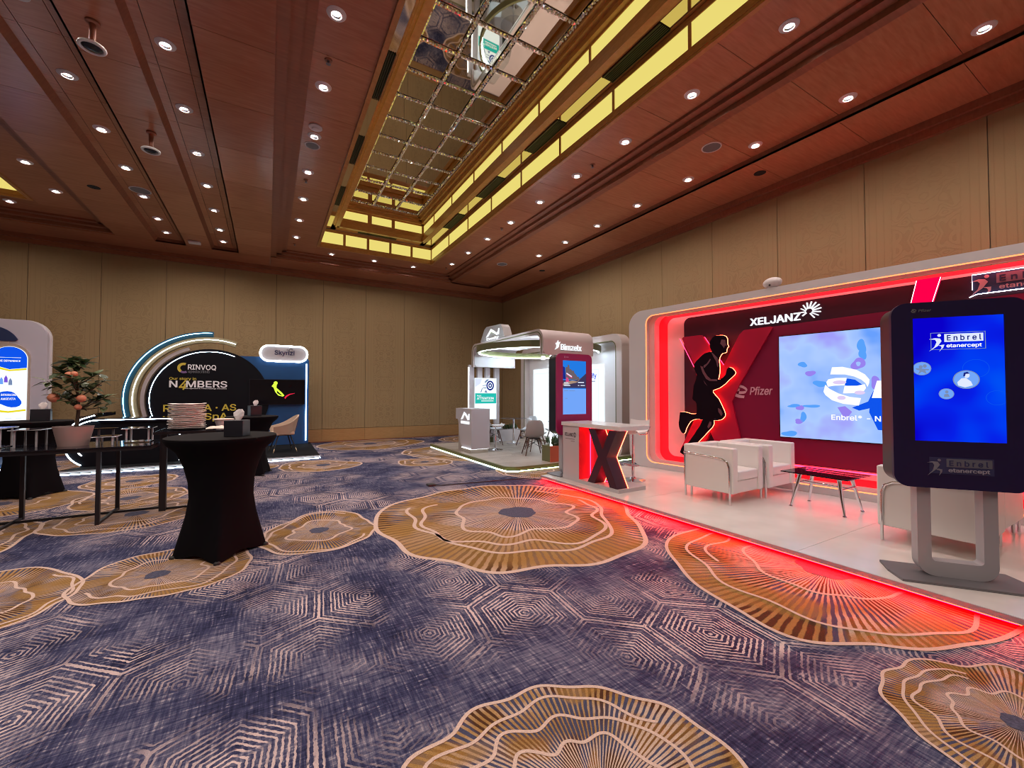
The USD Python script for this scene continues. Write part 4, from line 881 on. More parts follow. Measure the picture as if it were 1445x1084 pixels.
t = thing('chrome_clamp', 'small chrome clamp at the near corner of the white platform, at the right edge', 'clamp', (4.28, .69, PZ))
part(t, 'plate', rbx(-.03, .07, -.06, .02, 0, .012, .004), 'chrome'); part(t, 'knob', cat(cyl((.02, -.03, .012), (.02, -.03, .035), .012, 12), cyl((-.005, -.05, .03), (.06, -.01, .03), .007, 10)), 'chrome', smooth=40)
# ================================================================== pale curved stand in the far right corner
BZ = .10
t = thing('stand_platform', 'grey plank-floored platform with a green-white glowing edge, under the curved pale stand', 'platform')
pl = rrect(4.08, 7.16, 9.0, 11.75, .30).intersection(sbox(4, 7, 7.75, 11.75)).union(sbox(4.6, 11.0, 7.6, 11.75)).union(sbox(4.08, 11.0, 5, 11.75))
part(t, 'rim', hextr(pl.difference(pl.buffer(-.05)), .045, BZ), 'olive', smooth=30)
part(t, 'plinth', hextr(pl.buffer(-.06), 0, .05), 'black')
inn = pl.buffer(-.052); rs = np.random.RandomState(3)
y = 7.2; k = 0
while y < 11.75:
    x = 4.0 - (k % 3) * .55
    while x < 7.8:
        g = inn.intersection(sbox(x + .001, y + .001, x + 1.64, y + .199))
        if g.area > .002: part(t, 'plank', hextr(g if isinstance(g, Polygon) else max(g.geoms, key=lambda q: q.area), .05, BZ - .001), 'plank')
        x += 1.642
    y += .20; k += 1
edge = [(4.10, 11.7), (4.10, 7.5), (4.12, 7.33), (4.19, 7.22), (4.30, 7.175), (4.5, 7.17), (7.7, 7.17)]
part(t, 'led_strip', tube([(x - .02 * (x < 4.3), y - .02 * (y < 7.4), .022) for x, y in edge], .011, 8), 'led_green', 'green-white LED strip round the platform edge')
part(t, 'led_strip', tube([(x - .02 * (x < 4.3), y - .02 * (y < 7.4), .007) for x, y in edge[:5]], .007, 8), 'led_blue')

# canopy: a folded ribbon along y with rounded bends, coming down at both ends
t = thing('canopy_arch', 'pale rounded canopy arch carrying a lit drug name, over the corner stand', 'canopy')
X0, X1 = 5.10, 6.50
def fold(off):
    a, b, z, r, zl, zb = 7.45 + off, 11.12 - off, 2.98 - off, .24 - off * .6, 2.42, 2.33
    return [(a, zl)] + [(a + r - r * math.cos(q), z - r + r * math.sin(q)) for q in np.linspace(0, math.pi / 2, 10)] + [(b - r + r * math.sin(q), z - r + r * math.cos(q)) for q in np.linspace(0, math.pi / 2, 10)] + [(b, zb)]
fa, fb = fold(0), fold(.12)
FS = Fr((X0, 0, 0), (0, -1))
prof = Polygon([(-y, z) for y, z in fa] + [(-y, z) for y, z in fb[::-1]])
part(t, 'ribbon', FS.ext(prof, -(X1 - X0), 0), P('canopy_pale', (.54, .45, .44), .5), smooth=30)
mid = [((a[0] + b[0]) / 2, (a[1] + b[1]) / 2) for a, b in zip(fold(.045), fold(.075))]
part(t, 'groove', FS.ext(LineString([(-y, z) for y, z in mid]).buffer(.012), 0, .004), 'olive')
FH = Fr((X0, 7.45, 0), (1, 0))
part(t, 'header_face', FH.ext(rrect(0, 2.40, X1 - X0, 2.72, .12).union(sbox(0, 2.6, X1 - X0, 2.73)), 0, .012), P('canopy_face', (.56, .43, .43), .5), smooth=30)
w = part(t, 'drug_name', FH.text('Bimzelx', .46, 2.525, .125, .012, .02, w=.58, bold=True), 'lit_letter', 'white lit lettering Bimzelx')
part(w, 'letter_backs', FH.text('Bimzelx', .468, 2.518, .125, .012, .008, w=.58, bold=True), 'tealarc')
part(t, 'emblem', [FH.ext([(.315, 2.66), (.36, 2.685), (.385, 2.73), (.40, 2.68), (.45, 2.70), (.415, 2.65), (.40, 2.58), (.36, 2.55), (.295, 2.52), (.335, 2.57), (.345, 2.62)], .012, .03)], 'lit_letter')
part(t, 'emblem_core', FH.ext(ell(.372, 2.635, .025, .03), .03, .034), 'led_green')
part(t, 'spot_lamp', cat(lathe([(.001, 0), (.05, 0), (.055, .06), (.04, .09)], 18, (5.22, 7.62, 2.30))), 'lit_letter', smooth=40)
FI = Fr((X0, 11.0 - .01, 0), (1, 0))
part(t, 'inner_face', FI.ext(rrect(.03, 2.33, X1 - X0 - .04, 2.72, .12), 0, .012), 'whitegl', smooth=30)

t = thing('halo_ring', 'olive ring light hanging under the canopy of the corner stand', 'ring light')
C = (6.16, 9.22); R = 1.63; a0, a1 = 40, 320
def ringmesh(r0, r1, z0, z1, a0, a1, n=64):
    return hextr(arcband(C[0], C[1], r0, r1, a0, a1, n), z0, z1)
part(t, 'band', ringmesh(R - .05, R, 2.62, 2.77, a0, a1), 'olive', smooth=30)
part(t, 'led_strip', ringmesh(R - .082, R - .052, 2.612, 2.63, a0, a1), 'led_ring', 'white LED line under the ring')
part(t, 'bracket', [tube([(5.3, 7.87, 2.77), (5.3, 7.87, 2.86)], .01, 6), tube([(5.3, 10.57, 2.77), (5.3, 10.57, 2.86)], .01, 6), tube([(6.2, 7.6, 2.77), (6.2, 7.6, 2.86)], .01, 6)], 'dgrey')

t = thing('sign_block', 'grey trapezoid sign with a lit mountain emblem on top of the canopy arch', 'sign')
FG = Fr((5.08, 10.5, 0), (0, -1))
part(t, 'block', FG.ext(Polygon([(.0, 2.983), (1.38, 2.983), (1.24, 3.26), (1.16, 3.33), (.38, 3.36), (.25, 3.30)]).buffer(-.02).buffer(.02), -.24, 0), P('sign_taupe', (.34, .31, .30), .5), smooth=30)
part(t, 'mountain_emblem', [FG.ext([(.38, 3.07), (.66, 3.27), (.80, 3.22), (.98, 3.13), (1.06, 3.16), (1.08, 3.235), (1.12, 3.235), (1.10, 3.08), (.98, 3.07), (.82, 3.15), (.68, 3.215), (.50, 3.085)], 0, .02)], 'lit_letter')
part(t, 'green_swoosh', FG.ext([(.60, 3.16), (.70, 3.235), (.86, 3.175), (.96, 3.10), (.82, 3.15), (.70, 3.20)], .02, .024), 'led_green')
part(t, 'sign_name', FG.text('Evenity', .42, 2.985, .065, 0, .02, w=.66, bold=True), 'lit_letter')

t = thing('slat_tower', 'beige slatted tower with a lit poster behind the small counter, left of the canopy', 'display tower')
FT = Fr((5.02, 11.15, 0), (1, 0))
for k, (a, b) in enumerate(((.0, .16), (.275, .43), (.53, .68), (.84, 1.0))):
    part(t, 'slat', FT.box(a + .02, b + .02, BZ, 2.40, -.10, 0), 'taupe')
part(t, 'rail', [FT.box(.02, 1.02, 2.30, 2.40, -.12, -.10), FT.box(.02, 1.02, BZ, .25, -.12, -.10)], 'olive')
part(t, 'led_strip', FT.box(.004, .015, BZ + .05, 2.33, -.04, .01), 'led_white', 'vertical white LED strip')
ps = part(t, 'poster', FT.box(.19, .90, .80, 2.02, 0, .03), 'lit_white', 'lit poster with a teal band reading ATTENTION')
F4 = lambda p, m_, nm, d=.030: part(ps, nm, FT.ext(p, d, d + .002), m_)
F4(sbox(.20, 1.27, .89, 1.57), 's_teal', 'teal_band')
part(ps, 'poster_title', FT.text('ATTENTION', .26, 1.385, .07, .032, .002, w=.55, bold=True), 's_white')
part(ps, 'poster_text', FT.box(.40, .80, 1.335, 1.355, .032, .034), 's_white'); part(ps, 'poster_text', FT.text('PAY', .26, 1.475, .04, .032, .002, w=.14, bold=True), 's_white')
F4(ell(.69, 1.80, .125, .145).difference(ell(.69, 1.80, .085, .10)), 's_navy', 'wheel'); F4(ell(.69, 1.80, .06, .07).difference(ell(.69, 1.80, .028, .034)), 's_navy', 'wheel_hub')
for p in ([(.50, 1.90), (.58, 1.98), (.66, 1.98), (.60, 1.93), (.54, 1.88)], [(.44, 1.80), (.56, 1.82), (.56, 1.80), (.44, 1.785)], [(.45, 1.735), (.57, 1.74), (.56, 1.715), (.44, 1.72)], [(.37, 1.60), (.42, 1.72), (.44, 1.72), (.40, 1.60)], [(.50, 1.60), (.54, 1.66), (.56, 1.66), (.60, 1.58)]): F4(p, 's_grey', 'drawn_hand')
F4([(.20, 1.75), (.20, 2.0), (.42, 2.0), (.36, 1.85), (.27, 1.80)], 's_pale', 'poster_sky')

t = thing('poster_wall', 'pale rounded side wall with tall glowing white posters, right of the canopy', 'exhibition wall')
FW = Fr((7.45, 11.95, 0), (0, -1)); L = 4.62
part(t, 'frame', FW.ext(rrect(0, .0, L, 3.03, .28).difference(rrect(.20, .14, L - .20, 2.86, .17)).intersection(sbox(-1, BZ, 9, 4)), -.12, .16), P('wall_pale', (.52, .45, .43), .5), smooth=30)
part(t, 'groove', FW.ext(rrect(.19, .13, L - .19, 2.87, .18).difference(rrect(.215, .155, L - .215, 2.845, .16)).intersection(sbox(-1, BZ, 9, 4)), .145, .163), 'olive')
part(t, 'back_panel', FW.box(.1, L - .1, BZ, 2.95, -.10, -.05), 'white')
for k, (a, b) in enumerate(((.48, 1.98), (2.28, 3.80))):
    pp = part(t, 'poster', FW.box(a, b, .25, 2.34, -.05, -.02), 'lit_white', ('glowing white poster', 'glowing white poster with a blue drug name')[k])
    part(pp, 'border_line', FW.ext(sbox(a + .08, .33, b - .2, 2.2).difference(sbox(a + .088, .338, b - .208, 2.192)), -.02, -.018), 's_pale')
    if k: part(pp, 'drug_name', FW.text('Simplify', b - .90, 1.98, .12, -.02, .002, w=.62, bold=True), 's_blue'); part(pp, 'subline', FW.box(b - .80, b - .33, 1.88, 1.90, -.02, -.018), 's_grey')
    else: part(pp, 'mark', FW.box(b - .20, b - .14, 1.28, 1.36, -.02, -.018), 's_blue')

t = thing('reception_counter', 'grey-lilac reception counter with a lit mountain emblem, at the corner stand', 'counter')
FC = Fr((4.28, 10.30, 0), (0, -1))
part(t, 'top_block', FC.ext([(0, .90), (.12, .90), (.16, .87), (.30, .30), (.42, BZ + .10), (.97, BZ + .10), (.97, 1.18), (0, 1.18)], -.50, 0), P('counter_lilac', (.46, .43, .46), .5))
part(t, 'curved_support', FC.ext([(.06, .90), (.14, .90), (.19, .80), (.27, .40), (.38, .17), (.55, BZ), (.10, BZ), (.06, BZ)], -.46, -.05), P('counter_shell', (.34, .30, .27), .5), smooth=30)
part(t, 'plinth', FC.box(.40, .95, BZ, BZ + .10, -.47, .012), P('counter_plinth', (.36, .32, .27), .5))
part(t, 'led_strip', [FC.box(.42, .95, BZ + .098, BZ + .108, .0, .02), FC.box(.94, .965, BZ + .098, BZ + .108, -.48, .02)], 'led_white')
part(t, 'mountain_emblem', FC.ext([(.36, .90), (.56, 1.10), (.66, 1.06), (.80, .97), (.83, 1.06), (.87, 1.06), (.86, .91), (.78, .90), (.66, 1.0), (.57, 1.04), (.46, .92)], 0, .02), 'lit_letter')
part(t, 'emblem_name', FC.box(.36, .86, .80, .87, 0, .02), 'lit_letter')
bar_stool('white bar stool on a chrome column beside the grey-lilac counter', (5.10, 9.62, BZ + .006), math.radians(75), 'whitegl', .62)

def shellchair(label, loc, rz, mt):
    """moulded shell chair on splayed timber legs, front towards local -y"""
    t = thing('shell_chair', label, 'chair', loc, rz)
    pr = [(-.235, .445, .17), (-.21, .425, .215), (-.12, .415, .235), (.05, .41, .235), (.13, .43, .23), (.18, .50, .225), (.205, .60, .22), (.225, .72, .20), (.235, .80, .165), (.238, .83, .12)]
    nx = 9; V, F = [], []
    for k in range(2):
        for i, (y, z, w) in enumerate(pr):
            for x in np.linspace(-1, 1, nx):
                back = max(0, (i - 3) / 6.); lift = .055 * abs(x) ** 2.5 * (1 - back * .6)
                V.append((x * w, y - .07 * back * abs(x) ** 2 + (.008 if k else 0) * back, z + lift * (1 - back) - .010 * k * (1 - back)))
    n = len(pr) * nx
    for i in range(len(pr) - 1):
        for j in range(nx - 1):
            a = i * nx + j; F += [[a, a + 1, a + nx + 1], [a, a + nx + 1, a + nx]]; b = a + n; F += [[b, b + nx + 1, b + 1], [b, b + nx, b + nx + 1]]
    e = list(range(nx)) + [i * nx + nx - 1 for i in range(1, len(pr))] + [(len(pr) - 1) * nx + j for j in range(nx - 2, -1, -1)] + [i * nx for i in range(len(pr) - 2, 0, -1)]
    for k in range(len(e)): a, b = e[k], e[(k + 1) % len(e)]; F += [[a, a + n, b + n], [a, b + n, b]]
    part(t, 'shell', trimesh.Trimesh(V, F, process=False), mt, smooth=50)
    for sx in (-1, 1):
        for sy in (-1, 1):
            part(t, 'leg', tube([(sx * .13, sy * .12, .405), (sx * .235, sy * .225, 0)], [.016, .011], 8), 'beechdark', smooth=True)
    part(t, 'brace', [tube([(-.19, -.18, .17), (.15, .14, .36)], .005, 6), tube([(.19, -.18, .17), (-.15, .14, .36)], .005, 6), tube([(-.19, .18, .17), (.15, -.14, .36)], .005, 6), tube([(.19, .18, .17), (-.15, -.14, .36)], .005, 6)], 'blackmet')
    part(t, 'mount', [bx(-.14, .14, -.13, -.10, .385, .412), bx(-.14, .14, .10, .13, .385, .412)], 'blackmet')
    return t
shellchair('grey shell chair with its back to the camera, front left of the corner stand', (5.49, 8.43, BZ + .006), math.radians(160), 'shell_grey')
shellchair('pale shell chair facing right, just behind the grey one', (5.95, 9.02, BZ + .006), math.radians(75), 'shell_blue')
shellchair('pale shell chair seen from behind between the two glass tables', (6.35, 10.05, BZ + .006), math.radians(200), 'shell_blue')
shellchair('pale shell chair facing right beside the tower poster', (5.62, 10.70, BZ + .006), math.radians(70), 'shell_blue')
shellchair('pale shell chair mostly hidden at the white posters', (6.95, 9.55, BZ + .006), math.radians(-60), 'shell_blue')
def glass_table(label, x, y):
    t = thing('glass_table', label, 'table', (x, y, BZ))
    part(t, 'top', lathe([(.001, .735), (.375, .735), (.375, .745), (.001, .745)], 40), 'glassy')
    part(t, 'rim', tube([(.376 * math.cos(a), .376 * math.sin(a), .74) for a in np.linspace(0, 2 * math.pi, 41)[:-1]], .005, 6, True), 'dgrey')
    part(t, 'column', cyl((0, 0, .02), (0, 0, .735), .028, 16), 'chrome'); part(t, 'base', lathe([(.001, 0), (.21, 0), (.21, .012), (.06, .03), (.035, .07)], 32), 'chrome', smooth=40)
glass_table('round glass table on a chrome column near the tower poster', 6.25, 10.66)
glass_table('round glass table on a chrome column nearer the magenta kiosk', 6.60, 8.75)

def bush(parent, x0, x1, y0, y1, z0, h, n, seed):
    rs = np.random.RandomState(seed); V, F = [], []
    for k in range(n):
        c = np.array([rs.uniform(x0, x1), rs.uniform(y0, y1), z0]); a = rs.rand() * 6.28; l = h * rs.uniform(.5, 1.0); o = rs.uniform(.1, .45) * l; wd = .016
        d = np.array([math.cos(a), math.sin(a), 0]); p = np.array([-d[1], d[0], 0]); b = 3 * k
        q = [c + d * o * .2 + (0, 0, l * .3), c + d * o * .6 + p * wd + (0, 0, l * .7), c + d * o * .6 - p * wd + (0, 0, l * .7), c + d * o + (0, 0, l)]
        i = len(V); V += q; F += [[i, i + 1, i + 2], [i + 1, i + 3, i + 2]]
    part(parent, 'foliage', trimesh.Trimesh(V, F, process=False), 'leaf', kind='stuff')
t = thing('planter_box', 'olive and terracotta planter box beside the magenta kiosk, with a lit white post', 'planter')
part(t, 'side_panel', bx(5.20, 5.22, 7.34, 7.64, BZ, .44), 'olive'); part(t, 'front_panel', bx(5.20, 6.4, 7.32, 7.34, BZ, .44), 'orange'); part(t, 'back_panel', [bx(5.22, 6.4, 7.62, 7.64, BZ, .44), bx(6.38, 6.4, 7.34, 7.62, BZ, .44)], 'olive')
part(t, 'soil', bx(5.22, 6.38, 7.34, 7.62, .30, .38), 'black'); bush(t, 5.28, 6.3, 7.38, 7.58, .38, .30, 260, 5)
part(t, 'lit_post', rbx(5.31, 5.35, 7.46, 7.50, .38, 2.395, .006), 'led_white', 'glowing white post rising to the canopy')
t = thing('planter_box', 'low beige planter box with dark green plants behind the chairs, under the tower', 'planter')
part(t, 'front_panel', bx(5.75, 6.85, 11.28, 11.30, BZ, .46), 'taupe'); part(t, 'side_panel', [bx(5.75, 5.77, 11.30, 11.6, BZ, .46), bx(6.83, 6.85, 11.3, 11.6, BZ, .46), bx(5.75, 6.85, 11.6, 11.62, BZ, .46)], 'taupe')
part(t, 'soil', bx(5.77, 6.83, 11.3, 11.6, .35, .40), 'black'); bush(t, 5.8, 6.8, 11.33, 11.57, .40, .26, 240, 6)

t = thing('floor_cable', 'thin black cable lying on the blue carpet, from the red platform corner', 'cable')
part(t, 'cable', tube([(4.3, 6.3, .006), (4.05, 6.55, .008), (3.6, 6.62, .008), (3.1, 6.68, .009), (2.55, 6.73, .012), (2.42, 6.80, .02)], .008, 8), 'rubber', smooth=True)
part(t, 'plug', rbx(2.33, 2.46, 6.76, 6.90, 0.002, .035, .008), 'rubber', smooth=40)

# ================================================================== black and blue stand on the back wall
RZ = .10
t = thing('stand_platform', 'black carpeted platform with a cool white glowing edge, against the back wall', 'platform')
pl = Polygon([(-3.38, 11.08), (1.08, 11.02), (1.10, 13.9), (-3.0, 13.9), (-2.6, 12.6)])
part(t, 'deck', hextr(pl, .07, RZ), 'blackcarp'); part(t, 'fascia', hextr(pl.difference(pl.buffer(-.03)), .045, RZ - .008), P('platform_trim', (.55, .50, .48), .4)); part(t, 'plinth', hextr(pl.buffer(-.08), 0, .045), 'black')
part(t, 'led_strip', tube([(-3.36, 11.06, .02), (1.06, 11.0, .02)], .014, 8), 'led_cool', 'cool white LED strip under the front edge'); part(t, 'led_strip', tube([(1.10, 11.05, .02), (1.12, 13.8, .02)], .010, 8), 'led_cool')
t = thing('arch_wall', 'round black board with glowing arcs, gold lettering and a blue side board', 'exhibition wall')
FR_ = Fr((0, 13.55, 0), (1, 0)); cx, cz = -1.30, 1.40
part(t, 'blue_board', FR_.ext(rrect(-1.3, RZ + .003, 1.03, 2.58, .10).union(sbox(-1.3, RZ + .003, 1.03, 1)), -.14, -.06), 'blueboard', smooth=30)
disc = Point(cx, cz).buffer(1.325, quad_segs=32).intersection(sbox(-5, RZ + .003, 5, 5))
part(t, 'disc', FR_.ext(disc, -.06, 0), 'discblk', smooth=30)
part(t, 'led_strip', FR_.led(arcpts(cx, cz, 1.255, 66, 215), .009, .006), 'led_cool')
ab = arcband(cx, cz, 1.50, 1.64, 70, 222, 60); part(t, 'beige_arc', FR_.ext(ab.intersection(sbox(-5, RZ + .003, 5, 5)), -.16, 0), 'beigearc', smooth=30)
part(t, 'led_strip', FR_.led(arcpts(cx, cz, 1.575, 70.5, 218), .009, .008), 'led_white')
bb = arcband(cx, cz, 1.65, 1.785, 89, 222, 60); part(t, 'blue_arc', FR_.ext(bb.intersection(sbox(-5, RZ + .003, 5, 5)), -.16, -.01), 'tealarc', smooth=30)
part(t, 'led_strip', FR_.led(arcpts(cx, cz, 1.745, 90, 218), .009, .0), 'led_blue')
part(t, 'inner_arc', FR_.ext(arcband(cx, cz, 1.36, 1.44, 110, 222, 50).intersection(sbox(-5, RZ + .003, 5, 5)), -.16, -.05), 'taupe', smooth=30)
part(t, 'led_strip', FR_.box(.945, .975, .19, 2.42, -.06, -.04), 'led_cool', 'vertical LED strip on the blue board')
w = part(t, 'drug_name', FR_.text('RINVOQ', -1.80, 2.175, .125, 0, .012, w=.60, bold=True), 'offwhite', 'white raised lettering RINVOQ')
part(t, 'generic_name', FR_.text('upadacitinib', -1.79, 2.09, .075, 0, .008, w=.45), 'greypr')
part(t, 'crescent', FR_.ext(arcband(-1.88, 2.21, .075, .135, 70, 235, 24), 0, .012), 'yellowpr'); part(t, 'crescent', FR_.ext(arcband(-1.88, 2.21, .085, .135, 235, 300, 12), 0, .012), 'purplepr')
part(t, 'slogan', FR_.text('Our story in', -2.17, 1.905, .062, 0, .008, w=.55, bold=True), 'yellowpr')
part(t, 'headline', FR_.text('N', -2.17, 1.715, .165, 0, .010, w=.165, bold=True), 'offwhite', 'white letter N'); part(t, 'headline', FR_.text('MBERS', -1.83, 1.715, .165, 0, .010, w=.88, bold=True), 'offwhite', 'white letters MBERS')
part(t, 'figure_four', FR_.text('4', -1.99, 1.655, .235, .010, .006, w=.15, bold=True, slant=.25), 'yellowpr')
part(t, 'subline', FR_.text('New approach to 4 Rheumatology Indications', -1.86, 1.672, .026, 0, .004, w=.90, bold=True), 'offwhite')
part(t, 'indications', FR_.text('RA \u00b7 PsA \u00b7 AS', -2.28, 1.10, .165, 0, .010, w=1.54, bold=True), 'yellowpr', 'gold lettering RA PsA AS')
part(t, 'indications', FR_.text('nr-axSpA', -2.15, .87, .165, 0, .010, w=1.22, bold=True), 'yellowpr', 'gold lettering nr-axSpA')
t = thing('lit_sign', 'white rounded name sign with a glowing rim, top right of the blue board', 'sign')
part(t, 'panel', FR_.ext(rrect(-.20, 2.47, .97, 2.90, .21), -.06, .0), P('sign_face', (.50, .47, .50), .5), smooth=30)
part(t, 'glowing_rim', FR_.led(ringpts(rrect(-.205, 2.465, .975, 2.905, .215)), .024, .008, True), 'led_white')
part(t, 'sign_name', FR_.text('Skyrizi', .14, 2.655, .12, 0, .012, w=.50, bold=True), 'navypr'); part(t, 'swirl', [FR_.led(arcpts(.55, 2.80, .045, 20, 340, 14), .006, .008), FR_.led([(.50, 2.77), (.45, 2.80), (.48, 2.825)], .005, .008)], 'dgrey')
t = thing('wall_television', 'flat black television on the blue board showing a lime and a red stroke', 'television')
part(t, 'cabinet', FR_.ext(rrect(-.45, 1.245, .92, 1.955, .01), -.06, .02), 'kblack'); pc = part(t, 'screen', FR_.box(-.435, .905, 1.26, 1.94, .02, .022), 's_black')
part(pc, 'lime_stroke', [FR_.ext(arcband(.18, 1.85, .0, .05, 0, 359, 20), .022, .023), FR_.ext([(.14, 1.85), (.21, 1.85), (.20, 1.72), (.34, 1.58), (.40, 1.50), (.36, 1.47), (.25, 1.50), (.17, 1.60), (.13, 1.72), (.08, 1.76)], .022, .023)], 's_lime')
part(pc, 'dark_loop', FR_.ext([(.21, 1.64), (.33, 1.52), (.36, 1.51), (.30, 1.51), (.22, 1.57)], .023, .0235), 's_black')
part(pc, 'red_stroke', FR_.ext([(.42, 1.40), (.46, 1.46), (.54, 1.52), (.66, 1.555), (.66, 1.57), (.52, 1.545), (.44, 1.50), (.40, 1.44)], .022, .023), 's_red')
# curved black counter of this stand
t = thing('curved_counter', 'long black counter with a rounded glowing left end, in front of the arch board', 'counter')
FK = Fr((0, 11.42, 0), (1, 0))
cap = Point(-2.92, .555).buffer(.51, quad_segs=24)
part(t, 'front', FK.ext(cap.intersection(sbox(-4, RZ + .003, -2.6, 1.03)).union(sbox(-2.93, RZ + .003, -1.50, .97)), -.42, 0), 'discblk', smooth=30)
part(t, 'top', FK.ext(sbox(-2.9, .97, -1.46, 1.05), -.5, .04), 'blackgl')
part(t, 'led_strip', FK.led([(-1.5, 1.02)] + [(-2.85, 1.02)] + arcpts(-2.92, .555, .465, 98, 152, 12), .012, .045), 'led_cool'); part(t, 'led_strip', FK.led(arcpts(-2.92, .555, .485, 184, 240, 14), .014, .012), 'led_cool')
part(t, 'led_strip', FK.led(arcpts(-2.92, .555, .33, 188, 225, 10), .012, .012), 'led_white'); part(t, 'led_strip', FK.led([(-1.63, .12), (-1.63, .72)], .013, .012), 'led_cool')
part(t, 'upper_arc', FK.ext(Polygon([(-3.36, .90), (-3.2, 1.06), (-2.98, 1.15), (-2.74, 1.18), (-2.74, 1.11), (-2.98, 1.07), (-3.2, .97), (-3.30, .86)]), -.3, .0), 'blackgl'); part(t, 'led_strip', FK.led([(-3.30, .93), (-3.18, 1.04), (-3.0, 1.11), (-2.86, 1.14)], .012, .008), 'led_cool')
def bucket_chair(label, loc, rz):
    t = thing('bucket_chair', label, 'chair', loc, rz)
    nz, nt = 7, 25; V, F = [], []
    for k in range(2):
        for i in range(nz):
            for j in range(nt):
                a = math.radians(-130 + 260 * j / (nt - 1)); bk = math.cos(a / 2) ** 2; h = .17 + .30 * max(0, bk) ** 1.8
                f = i / (nz - 1); r = (.255 + .065 * f) - .035 * k; z = .44 + h * f
                V.append((r * math.sin(a) * 1.05, r * math.cos(a) * (1 if math.cos(a) > 0 else 1.5) + .04 * f, z))
    n = nz * nt
    for i in range(nz - 1):
        for j in range(nt - 1):
            a = i * nt + j; F += [[a, a + nt, a + 1], [a + 1, a + nt, a + nt + 1]]; b = a + n; F += [[b, b + 1, b + nt], [b + 1, b + nt + 1, b + nt]]
    e = [(nz - 1) * nt + j for j in range(nt)]; e2 = [i * nt for i in range(nz)]; e3 = [i * nt + nt - 1 for i in range(nz)]
    for L_, fl in ((e, 1), (e2, 1), (e3, 0)):
        for q in range(len(L_) - 1):
            a, b = L_[q], L_[q + 1]; F += [[a, a + n, b + n], [a, b + n, b]] if fl else [[a, b + n, a + n], [a, b, b + n]]
    part(t, 'back_shell', trimesh.Trimesh(V, F, process=False), 'beige', smooth=60)
    part(t, 'seat', rbx(-.25, .25, -.30, .22, .41, .49, .035), 'beige', smooth=40)
    part(t, 'piping', tube([(.0, .364, .87), (.0, .315, .6), (.0, .262, .46)], .004, 6), 'beechdark')
    for sx in (-1, 1):
        for sy in (-1, 1):
            part(t, 'leg', tube([(sx * .13, sy * .13, .42), (sx * .235, sy * .235, .09)], [.016, .013], 10), 'blackmet', smooth=True); part(t, 'leg_tip', tube([(sx * .235, sy * .235, .09), (sx * .262, sy * .262, 0)], [.0135, .010], 10), 'brass', 'brass leg tip', True)
    part(t, 'frame', [tube([(-.13, -.13, .40), (.13, .13, .40)], .012, 8), tube([(.13, -.13, .40), (-.13, .13, .40)], .012, 8)], 'blackmet')
bucket_chair('beige bucket chair with brass-tipped black legs in front of the blue board', (.34, 12.10, RZ + .006), math.radians(-80))

# ================================================================== white stand cut off at the left
t = thing('stand_platform', 'blue platform corner with a white glowing edge, at the left edge of the photo', 'platform')
part(t, 'deck', bx(-8.5, -4.62, 12.2, 14.45, .05, .12), 'blueboard'); part(t, 'plinth', bx(-8.4, -4.70, 12.3, 14.4, 0, .05), 'black'); part(t, 'led_strip', [tube([(-4.60, 12.2, .025), (-4.60, 14.4, .025)], .014, 8), tube([(-8.4, 12.18, .025), (-4.62, 12.18, .025)], .012, 8)], 'led_white')
t = thing('arched_wall', 'white rounded wall panel with a glowing arched poster, at the left edge', 'exhibition wall')
FL = Fr((0, 14.0, 0), (1, 0))
part(t, 'panel', FL.ext(rrect(-8.2, .123, -4.50, 3.24, .40), -.12, 0), P('panel_lilac_white', (.62, .58, .66), .5), smooth=30)
part(t, 'edge_strip', FL.ext(rrect(-8.22, .123, -4.46, 3.26, .42), -.16, -.12), 'white', smooth=30)
part(t, 'navy_arc', FL.ext(Polygon([(-5.5, 2.74), (-5.5, 3.0)] + arcpts(-5.42, 2.60, .48, 80, 22, 14) + [(-5.02, 2.745)]), 0, .03), P('navy_board', (.03, .045, .12), .4))
part(t, 'sand_arc', FL.ext(Polygon(arcpts(-5.10, 2.36, .335, 0, 180, 30) + [(-5.435, .125), (-4.765, .125)]).union(Polygon([(-5.6, 2.74), (-5.1, 2.72), (-5.1, 2.3), (-5.6, 2.2)])), 0, .04), P('sand_board', (.52, .40, .33), .5), smooth=30)
ps = part(t, 'poster', FL.ext(Polygon(arcpts(-5.08, 2.34, .28, 0, 180, 30) + [(-5.36, .5), (-4.80, .5)]), .04, .055), 'lit_white', 'glowing arched poster, blue at the top', smooth=30)
q5 = lambda p, m_, nm, d=.055: part(ps, nm, FL.ext(p, d, d + .002), m_)
q5(Polygon(arcpts(-5.08, 2.34, .272, 0, 180, 30) + [(-5.352, 2.20), (-5.08, 2.10), (-4.808, 2.14)]), 's_blue', 'blue_top'); q5([(-5.352, 2.19), (-5.08, 2.09), (-4.81, 2.13), (-4.81, 2.09), (-5.08, 2.055), (-5.352, 2.13)], 's_yell', 'yellow_wave')
part(ps, 'poster_title', FL.text('THE DIFFERENCE', -5.27, 2.27, .040, .057, .002, w=.36, bold=True), 's_white'); part(ps, 'poster_line', FL.box(-5.28, -4.90, 2.36, 2.372, .057, .059), 's_pale')
q5(blob((-5.10, 1.42), .22, .17, 3), 's_blue', 'blue_field'); part(ps, 'poster_title', FL.text('INTRODUCING', -5.20, 1.495, .045, .058, .002, w=.24, bold=True), 's_white'); part(ps, 'poster_title', FL.text('AMGEVITA', -5.20, 1.405, .045, .058, .002, w=.23, bold=True), 's_white')
for k, (x, z) in enumerate(((-5.30, 1.78), (-5.20, 1.86), (-5.13, 1.90), (-5.06, 1.84))): q5([(x - .03, z - .1), (x + .03, z - .1), (x + .025, z), (x, z + .06), (x - .025, z)], ('s_grey', 's_panel', 's_violet', 's_grey')[k], 'people_shape')
